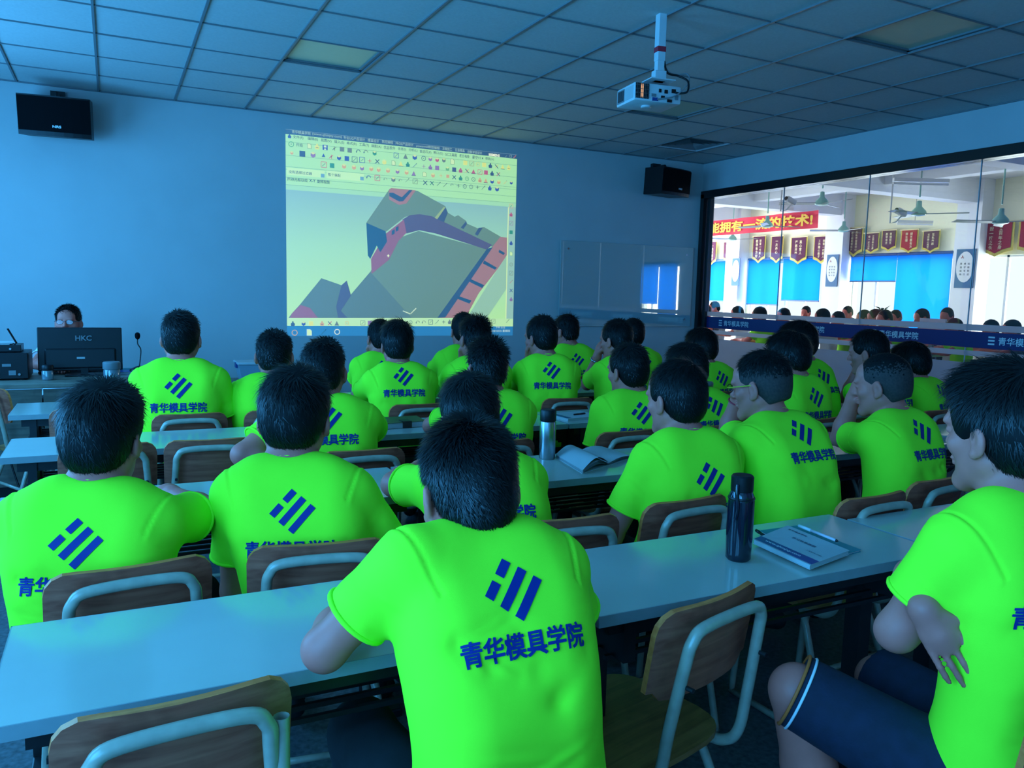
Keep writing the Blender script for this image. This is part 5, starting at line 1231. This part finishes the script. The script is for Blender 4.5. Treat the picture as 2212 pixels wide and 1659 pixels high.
PEOPLE['P26'] = P_('third-row student resting his cheek on his left hand', 1880, 709, 3.2, 1915, 3.05, 4, 24, hpitch=8, hair='flat', h=.0075, nst=4500, seed=26, w=.92, arms=(dict(elbow=on_y(1822, 858, 3.42), hand=on_y(1852, 800, 3.34), dir=(.1, -.15, 1), up=(-.8, .5, 0), curl=.5), 'desk'))
PEOPLE['P27'] = P_('rightmost third-row student leaning forward in front of the frosted glass', 1973, 737, 3.25, 2018, 3.08, 10, 12, hpitch=16, hair='thick', h=.0075, nst=4500, seed=27)
PEOPLE['T'] = P_('teacher in white shirt and glasses seated behind the monitor', 146, 655, 6.80, 150, 6.92, 176, 170, hpitch=-4, hair='short', h=.007, nst=4500, seed=30, shirt='white_cloth', prt=0, group=None, fat=1.06, glasses=(MT['metal_rim'], MT['metal_rim']), arms=('desk', 'desk'))
MT['fuzz'].node_tree.nodes['Principled BSDF'].inputs['Roughness'].default_value = .8

# trims on the crossed-arms man's shorts
def hem_ring(P, s, off, col, rad, name, w_=.0035):
    hj, kn, an = P['knees'][s]; d = nv(kn-hj); a = nv(np.cross(d, [0, 0, 1])); b = np.cross(d, a); c = kn+d*(.004-off)
    MB().tube([c+a*math.cos(t)*rad+b*math.sin(t)*rad-P['rel'] for t in np.linspace(0, 2*math.pi, 28)[:-1]], w_, 6, closed=True).build(name, col, P['root'], smooth='all')
MT['orange'] = mat('orange_piping', (.65, .12, .02), .7)
hem_ring(PEOPLE['P2'], -1, .0, MT['orange'], .0755, 'orange_piping'); hem_ring(PEOPLE['P2'], -1, .014, MT['white_cloth'], .0765, 'white_piping', .003)
# bracelet and watch
def band(P, s, t, rad, m, name, th=.003):
    S_, E_, H_ = P['A'][s][:3]; d = nv(H_-E_); a = nv(np.cross(d, [0, 0, 1])); b = np.cross(d, a); c = E_+(H_-E_)*t
    MB().tube([c+a*math.cos(q)*rad+b*math.sin(q)*rad-P['rel'] for q in np.linspace(0, 2*math.pi, 18)[:-1]], th, 6, closed=True).build(name, m, P['root'], smooth='all')
band(PEOPLE['P7'], -1, .82, .033, MT['red'], 'red_bracelet'); band(PEOPLE['P19'], -1, .88, .031, MT['chrome'], 'wristwatch', .007)

# ------------------------------------------------------------------ teacher's desk and what stands on it
MT['oak'] = wood_mat('desk_wood', (.20, .15, .11), (.30, .235, .175), .5)
MT['deskpanel'] = wood_mat('desk_front_wood', (.13, .10, .075), (.20, .155, .115), .55)
td = empty('teacher_desk', (-.75, 6.2, 0)); tag(td, 'wooden teacher desk with panelled front at far left', 'desk')
MB().box((0, 0, .735), (2.05, .72, .03), bev=.004).build('desktop', MT['oak'], td)
for k in range(3): MB().box((-.66+.66*k, -.335, .40), (.652, .018, .62)).build('front_panel', MT['deskpanel'], td)
for x in (-1.0, 1.0): MB().box((x, 0, .36), (.025, .68, .72)).build('side_panel', MT['deskpanel'], td)
MB().box((0, -.30, .05), (1.98, .02, .10)).build('plinth', MT['black_plastic'], td)
MB().lathe([(.028, 0), (.03, .012), (.022, .02)], (-.75+.75+.46, -.346, .66), 16, R=Matrix.Rotation(math.pi/2, 3, 'X')).build('cable_grommet', MT['black_plastic'], td)
TZ = .75
mo = empty('computer_monitor', (-.21, 6.30, TZ)); tag(mo, 'large black computer monitor seen from behind on the teacher desk', 'monitor')
R_ = Matrix.Rotation(math.radians(-5), 3, 'X') @ Matrix.Rotation(math.radians(0), 3, 'Z')
MB().box((0, 0, .185), (.52, .022, .30), R=R_, bev=.006).build('screen_shell', MT['black_plastic'], mo)
MB().box((0, -.018, .12), (.44, .025, .14), R=R_, bev=.012).build('rear_bulge', MT['black_plastic'], mo)
MB().box((.02, -.022, .052), (.045, .02, .09)).build('stand_neck', MT['black_plastic'], mo); MB().box((.02, -.0, .006), (.24, .17, .012), bev=.005).build('stand_base', MT['black_plastic'], mo)
put_text('maker_lettering', 'HKC', MT['grey_plastic'], mo, (.02, -.0165, .262), (1, 0, 0), (0, math.sin(math.radians(5)), math.cos(math.radians(5))), width=.10, bold=.02)
MB().box((.0, -.034, .125), (.05, .002, .014)).build('rating_sticker', MT['paper'], mo)
kb = empty('keyboard', (-.26, 6.47, TZ)); tag(kb, 'black keyboard lying behind the monitor stand', 'keyboard')
MB().box((0, 0, .012), (.44, .14, .02), bev=.004).build('case', MT['black_plastic'], kb)
for r in range(4):
    for c in range(13): MB().box((-.20+.033*c, -.05+.032*r, .025), (.027, .026, .008)).build('key', MT['grey_plastic'], kb)
am = empty('power_amplifier', (-.73, 6.24, TZ)); tag(am, 'black audio amplifier with rear sockets on the teacher desk', 'amplifier')
MB().box((0, 0, .095), (.44, .34, .17), bev=.004).build('case', MT['black_plastic'], am)
for x, z, w, h in ((.02, .12, .06, .02), (-.08, .13, .05, .03), (.10, .10, .05, .018), (-.02, .055, .10, .022), (.13, .05, .04, .03)): MB().box((x, -.172, z), (w, .004, h)).build('rear_label', MT['grey_plastic'], am)
for x in (-.15, -.11, .05, .17): MB().tube([(x, -.17, .04), (x, -.185, .04)], .008, 8).build('socket', MT['chrome'], am)
for x in (-.18, .18):
    for y in (-.13, .13): MB().tube([(x, y, 0), (x, y, .012)], .018, 10).build('rubber_foot', MT['black_plastic'], am)
wr = empty('wireless_receiver', (-.73, 6.22, TZ+.181)); tag(wr, 'flat black wireless receiver with antenna on top of the amplifier', 'receiver')
MB().box((0, 0, .025), (.36, .2, .045), bev=.003).build('case', MT['black_plastic'], wr); MB().tube([(.13, -.08, .04), (.155, -.09, .06), (.11, -.10, .155)], .006, 8).build('antenna', MT['black_plastic'], wr)
for x in (-.12, .0, .12): MB().tube([(x, -.10, .022), (x, -.112, .022)], .007, 8).build('jack', MT['chrome'], wr)
pa = empty('paper_stack', (-.76, 6.24, TZ+.228)); tag(pa, 'loose white papers on top of the wireless receiver', 'paper')
for k in range(3): MB().box((.01*k, .005*k, .003+.004*k), (.29, .2, .003), R=Matrix.Rotation(.06*k, 3, 'Z')).build('sheet', MT['paper'], pa)
mi = empty('gooseneck_microphone', (.155, 6.20, TZ+.036)); tag(mi, 'black gooseneck microphone standing on books on the teacher desk', 'microphone')
MB().lathe([(.065, 0), (.06, .012), (.03, .026), (.012, .034)], n=20).build('base', MT['black_plastic'], mi, smooth=True)
MB().tube(spline([(0, 0, .03), (.008, 0, .09), (.012, 0, .15), (-.006, 0, .19), (-.006, 0, .225)]), .004, 8).build('gooseneck', MT['black_steel'], mi, smooth='all')
MB().lathe([(.004, .22), (.014, .228), (.018, .245), (.016, .262), (.006, .270)], (-.006, 0, 0), 14).build('foam_cap', MT['black_cloth'], mi, smooth=True)
for k, (x, y, z, w, d, h, m, lb) in enumerate([(.13, 6.22, 0, .26, .19, .018, 'paper', 'thick white book under the gooseneck microphone'), (.12, 6.21, .019, .22, .16, .015, 'blueprint', 'thin blue book directly below the microphone base')]):
    bk_ = empty('book', (x, y, TZ+z)); tag(bk_, lb, 'book', 'books below the microphone')
    MB().box((0, 0, h/2), (w-.006, d-.006, h-.004)).build('pages', MT['paper'], bk_)
    MB().box((0, 0, .001), (w, d, .002)).build('cover', MT[m], bk_); MB().box((0, 0, h-.001), (w, d, .002)).build('cover', MT[m], bk_)
cl = empty('folded_cloth', (.08, 6.40, TZ)); tag(cl, 'crumpled teal cloth behind the round cup', 'cloth')
vv = [(.10*math.cos(a)*(1+.2*math.sin(3*a))*q, .06*math.sin(a)*q, .03*(1-q*q)+.008*math.sin(5*a+q*4)*q+.006) for q in (1, .66, .33) for a in np.linspace(0, 2*math.pi, 17)[:-1]]+[(0, 0, .036)]
ff = [(r*16+k, r*16+(k+1) % 16, (r+1)*16+(k+1) % 16, (r+1)*16+k) for r in range(2) for k in range(16)]+[(32+k, 32+(k+1) % 16, 48) for k in range(16)]
MB().add(vv, ff).build('cloth', MT['teal'], cl, smooth='all')
def jar(name, x, y, r, h, label, cat, body, lid, lidh):
    o = empty(name, (x, y, TZ)); tag(o, label, cat)
    MB().lathe([(r*.85, 0), (r, .006), (r, h-lidh-.01), (r*.9, h-lidh)], n=22).build('body', body, o, smooth=True)
    MB().lathe([(r*1.02, h-lidh), (r*1.06, h-lidh+.004), (r*1.06, h-.006), (r*.95, h)], n=22).build('lid', lid, o, smooth=True); return o
MT['jarglass'] = mat('bluish_glass', (.16, .20, .22), .1, spec=.8, coat=.5)
jar('glass_jar', -.40, 6.05, .035, .10, 'small round glass jar with black lid left of the monitor stand', 'jar', MT['jarglass'], MT['black_plastic'], .035)
jar('travel_cup', -.02, 6.0, .052, .12, 'squat grey cup with dark lid in front of the monitor corner', 'cup', MT['jarglass'], MT['grey_plastic'], .05)
# storage box and other things by the front wall
MT['clearbox'] = mat('milky_plastic', (.30, .42, .50), .3, spec=.6)
tb = empty('low_side_table', (1.22, 7.55, 0)); tag(tb, 'low wooden side table by the front wall under the storage box', 'table')
MB().box((0, 0, .53), (.75, .42, .03)).build('tabletop', MT['oak'], tb)
for x in (-.33, .33):
    for y in (-.17, .17): MB().box((x, y, .257), (.04, .04, .515)).build('leg', MT['oak'], tb)
sb = empty('storage_box', (1.22, 7.55, .546)); tag(sb, 'milky plastic storage box with blue clips by the front wall', 'box')
mb = MB(); q0, q1 = .15, .18
mb.add([(-.20, -.13, .002), (.20, -.13, .002), (.20, .13, .002), (-.20, .13, .002), (-.23, -.15, .15), (.23, -.15, .15), (.23, .15, .15), (-.23, .15, .15)], [(3, 2, 1, 0), (0, 1, 5, 4), (1, 2, 6, 5), (2, 3, 7, 6), (3, 0, 4, 7)]); mb.build('tub', MT['clearbox'], sb)
MB().box((0, 0, .162), (.48, .32, .022), bev=.006).build('lid', MT['white_plastic'], sb)
for x in (-.235, .235): MB().box((x, 0, .14), (.014, .09, .05)).build('clip', MT['blueprint'], sb)
ob = empty('orange_folder', (.86, 7.35, .546)); 
bpy.data.objects.remove(ob)

# ------------------------------------------------------------------ things on the students' desks
def bottle_sport():
    p = on_z(1594, 1208, DZ); o = empty('sports_bottle', (p[0], p[1], DZ)); tag(o, 'tall black sports bottle with carrying loop on the nearest desk', 'bottle')
    MT['bottle_blue'] = mat('dark_blue_gloss_plastic', (.006, .010, .022), .12, spec=.7)
    MB().lathe([(.026, .0), (.031, .006), (.031, .02), (.0325, .06), (.0325, .150), (.031, .165), (.025, .178)], n=28).build('body', MT['bottle_blue'], o, smooth=True)
    MB().lathe([(.027, .176), (.0275, .180), (.0275, .212), (.024, .216)], n=24).build('cap', MT['black_plastic'], o, smooth=True)
    MB().tube(spline([(-.026, -.012, .196), (-.031, -.016, .175), (-.029, -.020, .14), (-.031, -.016, .11)]), .0045, 8).build('carry_loop', MT['bottle_blue'], o, smooth='all')
    MB().lathe([(.0320, .155), (.0335, .158), (.0320, .162)], n=28).build('collar', MT['black_plastic'], o)
    return o
bottle_sport()
def slab(name, label, cat, quad, z, h, cover, page, group=None, spine=None):
    """book lying flat: quad = 4 floor-plan corners"""
    c = np.mean(quad, 0); o = empty(name, (c[0], c[1], z)); tag(o, label, cat, group)
    q = [(p[0]-c[0], p[1]-c[1]) for p in quad]; a = sum(q[i][0]*q[(i+1) % 4][1]-q[(i+1) % 4][0]*q[i][1] for i in range(4))
    if a < 0: q = q[::-1]
    MB().prism([(p[0]*.98, p[1]*.98) for p in q], (X3, Y3, Z3), (0, 0, .0015), h-.003).build('pages', page, o)
    MB().prism(q, (X3, Y3, Z3), (0, 0, 0), .0015).build('back_cover', cover, o); t = MB().prism(q, (X3, Y3, Z3), (0, 0, h-.0015), .0015).build('front_cover', cover, o)
    return o, t, q
def zq(pts, z): return [tuple(on_z(x, y, z)[:2]) for x, y in pts]
qt = zq([(1640, 1145), (1722, 1134), (1860, 1186), (1790, 1205)], DZ+.008)
slab('teal_notebook', 'teal notebook lying under the white handbook on the nearest desk', 'notebook', qt, DZ, .007, MT['teal'], MT['paper'])
qh = zq([(1627, 1166), (1702, 1136), (1835, 1190), (1750, 1222)], DZ+.018)
o, t, q = slab('training_handbook', 'white handbook with blue address strip on the nearest desk', 'book', qh, DZ+.0075, .012, MT['paper'], MT['paper'])
qh = [np.array(p) for p in qh]; c = np.mean(qh, 0)
def hq(u, v): return qh[0]*(1-u)*(1-v)+qh[3]*u*(1-v)+qh[1]*(1-u)*v+qh[2]*u*v-c
MB().add([(*hq(0, .03), .0124), (*hq(1, .03), .0124), (*hq(1, .22), .0124), (*hq(0, .22), .0124)], [(0, 1, 2, 3)]).build('blue_strip', MT['blueprint'], o)
uu = nv(np.append(qh[3]-qh[0], 0)); vv = nv(np.append(qh[1]-qh[0], 0)); Lh = float(np.linalg.norm(qh[3]-qh[0]))
put_text('strip_lettering', 'www.qhmjxy.com', MT['white_print'], o, (*hq(.45, .125), .0130), uu, vv, width=Lh*.62, bold=.012)
MT['navyink'] = mat('navy_ink', (.01, .03, .09), .6)
put_text('title_lettering', '学习效果跟踪', MT['navyink'], o, (*hq(.5, .62), .0130), uu, vv, width=Lh*.42, bold=.01)
put_text('name_lettering', '青华模具学院', MT['navyink'], o, (*hq(.25, .86), .0130), uu, vv, width=Lh*.34, bold=.01)
put_text('footer_lettering', '上课教材 (内部)', MT['navyink'], o, (*hq(.80, .40), .0130), uu, vv, width=Lh*.26)
def pen(a, b, z, label, m, cap):
    A = np.append(a, z); B = np.append(b, z); c = (A+B)/2; o = empty('pen', c); tag(o, label, 'pen')
    d = (B-A); MB().tube([A-c, A-c+d*.66], .0042, 8).build('barrel', m, o, smooth='all'); MB().tube([A-c+d*.66, B-c], .0047, 8).build('cap', cap, o, smooth='all'); MB().tube([A-c-d*.05, A-c], [.0012, .004], 8).build('tip', MT['black_plastic'], o)
MT['pinkplastic'] = mat('pale_pink_plastic', (.62, .5, .55), .35)
pen(on_z(1806, 1168, DZ+.024)[:2], on_z(1726, 1136, DZ+.024)[:2], DZ+.0245, 'pale pink and white pen lying on the handbook edge', MT['pinkplastic'], MT['white_plastic'])
pen(on_z(1655, 1160, DZ+.012)[:2], on_z(1634, 1146, DZ+.012)[:2], DZ+.012, 'short black pen end beside the handbook', MT['black_plastic'], MT['black_plastic'])
# open book
p = [on_z(x, y, DZ)[:2] for x, y in ((1200, 988), (1258, 1024), (1365, 990), (1300, 968))]
ob = empty('open_book', (*np.mean(p, 0), DZ)); tag(ob, 'open book with curling pages on the second-row desk', 'book')
cm = np.mean(p, 0); P4 = [np.array(k)-cm for k in p]
# corners: 0 far-left, 1 near-left, 2 near-right, 3 far-right
for side in (0, 1):
    for lay in range(4):
        n = 10; vv, ff = [], []
        for k in range(n+1):
            t = k/n; uu_ = (t*.5 if side == 0 else 1-t*.5)
            far = P4[0]*(1-uu_)+P4[3]*uu_; near = P4[1]*(1-uu_)+P4[2]*uu_
            base = .004+.003*lay
            hgt = base+(.019+.003*lay)*math.sin(math.pi*t)**1.0*(.6+.4*t) if side == 0 else base*.7+.010*math.sin(math.pi*t)
            if side == 0 and lay == 3: hgt += .010*math.sin(math.pi*t)
            vv += [(*far, hgt*.9), (*near, hgt)]
        for k in range(n): ff.append((2*k, 2*k+2, 2*k+3, 2*k+1))
        MB().add(vv, ff).build('page', MT['paper'], ob, smooth='all')
MB().prism([tuple(k) for k in (P4[0], P4[1], P4[2], P4[3])], (X3, Y3, Z3), (0, 0, .0005), .002).build('cover', MT['paper'], ob)
# thermos
o = empty('thermos_flask', (1.52, 2.70, DZ)); tag(o, 'steel thermos flask with dark lid on the second-row desk behind the nearest shoulder', 'thermos')
MB().lathe([(.030, 0), (.032, .005), (.032, .145), (.030, .150)], n=24).build('body', MT['chrome'], o, smooth=True); MB().lathe([(.031, .152), (.032, .155), (.032, .192), (.029, .197)], n=24).build('lid', MT['black_plastic'], o, smooth=True)
o = empty('water_cup', (3.10, 3.62, DZ)); tag(o, 'small clear cup on the third-row desk behind the cropped head', 'cup')
MB().lathe([(.028, 0), (.030, .004), (.034, .14), (.030, .142)], n=20).build('body', MT['chrome'], o, smooth=True); MB().lathe([(.0345, .14), (.035, .15), (.03, .16)], n=20).build('lid', MT['grey_plastic'], o, smooth=True)
# brown notebook with clasp
qb = zq([(815, 925), (826, 898), (896, 905), (880, 921)], DZ+.02); qb = [(1.11, 3.53), (1.14, 3.72), (1.34, 3.72), (1.33, 3.55)]
o, t, q = slab('leather_notebook', 'brown leather notebook with clasp strap on the third-row desk', 'notebook', qb, DZ, .028, MT['brown'], MT['paper'])
mb = MB(); mb.box((.0, -.085, .016), (.045, .012, .034)); mb.box((.0, -.06, .0305), (.045, .06, .004)); mb.build('clasp_strap', MT['darkbrown'], o)
qn = [(2.07, 3.47), (2.05, 3.66), (2.28, 3.69), (2.30, 3.50)]
o, t, q = slab('blue_edged_book', 'white book with blue edge on the third-row desk', 'book', qn, DZ, .014, MT['paper'], MT['paper'])
MB().box((-.095, 0, .0143), (.03, .19, .0008), R=Matrix.Rotation(.05, 3, 'Z')).build('blue_strip', MT['blueprint'], o)
pen((2.16, 3.56), (2.24, 3.58), DZ+.018, 'dark pen lying on the blue-edged book', MT['black_plastic'], MT['black_plastic'])
slab('white_notebook', 'white notebook beside the leftmost student on the second-row desk', 'notebook', [(.02, 2.39), (.0, 2.56), (.165, 2.56), (.165, 2.385)], DZ, .016, MT['paper'], MT['paper'])
slab('flat_workbook', 'flat white workbook at the desk joint left of the nearest head', 'book', [(.91, 2.40), (.91, 2.74), (1.12, 2.74), (1.12, 2.40)], DZ, .008, MT['paper'], MT['paper'])
for k, (qq, lb) in enumerate([([(3.34, 2.40), (3.30, 2.58), (3.56, 2.62), (3.58, 2.42)], 'curled paper booklet on the desk near the right edge'), ([(3.48, 2.56), (3.46, 2.70), (3.74, 2.72), (3.74, 2.58)], 'white notebook behind the curled booklet near the right edge'),
                               ([(2.30, 4.52), (2.30, 4.70), (2.52, 4.70), (2.52, 4.52)], 'white paper on the fourth-row desk before the student with full print'), ([(2.98, 4.52), (2.98, 4.70), (3.14, 4.70), (3.14, 4.52)], 'thin notebook beside the green drink bottle'), ([(1.62, 5.62), (1.60, 5.80), (1.84, 5.80), (1.84, 5.62)], 'paper sheet on the left end of the front-row desk')]):
    slab('notebook', lb, 'notebook', qq, DZ, .008 if k else .014, MT['paper'], MT['paper'])
# green drink bottle
MT['greenpet'] = mat('green_drink_plastic', (.01, .30, .10), .08, spec=.7, coat=.5); MT['greenlabel'] = mat('green_label', (.01, .20, .12), .4)
o = empty('drink_bottle', (2.91, 4.50, DZ)); tag(o, 'green plastic drink bottle with yellow cap on the fourth-row desk', 'bottle')
MB().lathe([(.027, 0), (.032, .006), (.032, .05), (.030, .055), (.030, .10), (.032, .11), (.026, .145), (.013, .185), (.013, .20)], n=22).build('body', MT['greenpet'], o, smooth=True)
MB().lathe([(.0312, .055), (.0315, .056), (.0315, .104), (.0312, .105)], n=22).build('label', MT['greenlabel'], o); MB().lathe([(.0145, .198), (.0145, .215), (.012, .217)], n=14).build('cap', MT['yellow_plastic'], o)
put_text('label_mark', '雪碧', MT['white_print'], o, (-.012, -.0322, .08), (1, 0, 0), (0, 0, 1), width=.03, bold=.02)

# ------------------------------------------------------------------ people in the hall
MT['shirt_grey'] = mat('grey_knit', (.35, .36, .40), .85, var=.05); MT['shirt_dark'] = mat('dark_knit', (.06, .06, .09), .85); MT['shirt_white'] = mat('white_knit', (.7, .7, .72), .85)
HP = [(1544, 650, 20, 15.0), (1526, 658, 22, 14.0), (1594, 660, 26, 13.2), (1642, 661, 33, 11.2), (1694, 664, 30, 11.8), (1742, 660, 20, 15.0), (1778, 665, 31, 11.3), (1812, 671, 28, 12.0), (1832, 660, 21, 14.5), (1868, 668, 28, 11.6), (1892, 666, 29, 11.4), (1913, 668, 32, 10.6), (1936, 668, 25, 12.4), (1993, 665, 29, 11.2), (2047, 663, 31, 10.8), (2063, 686, 32, 9.8), (2142, 689, 28, 10.2), (2188, 689, 30, 9.8)]
HL = ['hall student with lit face nearest the dark end post', 'hall student with low head beside the dark end post', 'hall student below the gap between the first two windows', 'dark-haired hall student below the left lowered blind', 'hall student below the glass joint of the second window',
      'hall student facing sideways below the right lowered blind', 'hall student with round hair right of the second window', 'hall student bending low before the bright pane', 'hall student in profile before the column', 'hall student left of the potted plant', 'hall student right below the half-raised blind',
      'hall student in front of the potted plant', 'hall student with lit cheek right of the potted plant', 'hall student in glasses behind the pale pink monitor', 'hall student with short dark hair right of the pale pink monitor', 'hall student bending low at the right of the long blind', 'hall student with low dark head below the bright window', 'rightmost hall student below the bright window']
for k, ((px, pt, wp, dep), lb) in enumerate(zip(HP, HL)):
    q = ray(px, pt)*dep; q = q+np.array([0, 0, CAMH]); hd = np.array([q[0], q[1], q[2]-.145])
    yw = [60, 90, 40, 20, 75, 100, 30, 60, 80, 50, 45, 70, 85, 60, 95, 50, 60, 40][k]
    person(lb, np.array([hd[0]+.05, hd[1]-.05]), yw, hd, yw+5, 15, hair='short', h=.015, nst=250, shirt=('shirt_grey', 'shirt_dark', 'shirt_white', 'shirt')[k % 4 if k != 15 else 3], prt=0, seed=60+k, folds=2, group='students in the hall')
# laptop and plant in the hall
q = on_x(2016, 690, 9.3); ht = tag(empty('hall_desk', (9.25, q[1]+.38, 0)), 'white hall desk below the pale pink monitor', 'desk'); MB().box((0, 0, .735), (.5, .9, .03)).build('desktop', MT['white_print'], ht)
for x in (-.2, .2):
    for y in (-.4, .4): MB().box((x, y, .36), (.05, .05, .72)).build('leg', MT['black_steel'], ht)
o = tag(empty('hall_monitor', (9.3, q[1], .751)), 'pale pink computer monitor in the hall before a student', 'monitor')
MB().box((0, 0, q[2]-.751-.13), (.03, .36, .28), bev=.004).build('screen_shell', MT['pinkplastic'], o); MB().box((0, 0, .09), (.04, .05, .18)).build('stand_neck', MT['grey_plastic'], o); MB().box((0, 0, .006), (.16, .2, .012)).build('stand_base', MT['grey_plastic'], o)
q = on_x(1906, 664, 14.3); pl = empty('potted_plant', (14.3, q[1], 0)); tag(pl, 'leafy potted plant before the bright hall window', 'plant')
MT['leaf'] = mat('dark_leaf', (.03, .07, .03), .5); MT['pot'] = mat('clay_pot', (.25, .12, .08), .7)
MB().lathe([(.13, 0), (.15, .02), (.18, .30), (.16, .31)], n=18).build('pot', MT['pot'], pl, smooth=True)
MB().tube([(0, 0, .28), (.02, 0, .7), (0, .02, 1.1)], .015, 6).build('stem', MT['pot'], pl)
for k in range(46):
    a = random.uniform(0, 6.28); z = random.uniform(.75, 1.22); L = random.uniform(.12, .26); R = Matrix.Rotation(a, 3, 'Z') @ Matrix.Rotation(random.uniform(-.9, .3), 3, 'Y')
    MB().add([R @ Vector(p)+Vector((0, 0, z)) for p in ((0, 0, 0), (.05, 0, .02), (L*.55, .035, .03), (L, 0, 0), (L*.55, -.035, .03))], [(0, 1, 2), (1, 3, 2), (0, 4, 1), (1, 4, 3)]).build('leaf', MT['leaf'], pl)

# socket tube on the lower-left empty chair, cables on the floor by the teacher desk
q = on_y(588, 1625, 1.175); c0 = chair0
MB().tube([(q[0]-c0.location.x, q[1]-c0.location.y, .60), (q[0]-c0.location.x, q[1]-c0.location.y, .745)], .0125, 12, cap=False).build('arm_socket', MT['tube'], c0, smooth='all')
for k, (pts, lb) in enumerate([([(-.62, 5.78, .35), (-.55, 5.70, .10), (-.45, 5.5, .008), (-.25, 5.3, .008), (-.40, 5.05, .008), (-.75, 5.0, .008)], 'black power cable looping on the floor before the teacher desk'), ([(-.30, 5.80, .6), (-.28, 5.76, .3), (-.32, 5.7, .02), (-.6, 5.45, .008), (-.95, 5.2, .008)], 'thin black cable hanging down the teacher desk front')]):
    c = np.array(pts[2]); o = MB().tube([p-Vector(c) for p in spline(pts, 8)], .006, 6).build('floor_cable', MT['black_plastic'], None, smooth='all', loc=tuple(c)); tag(o, lb, 'cable')
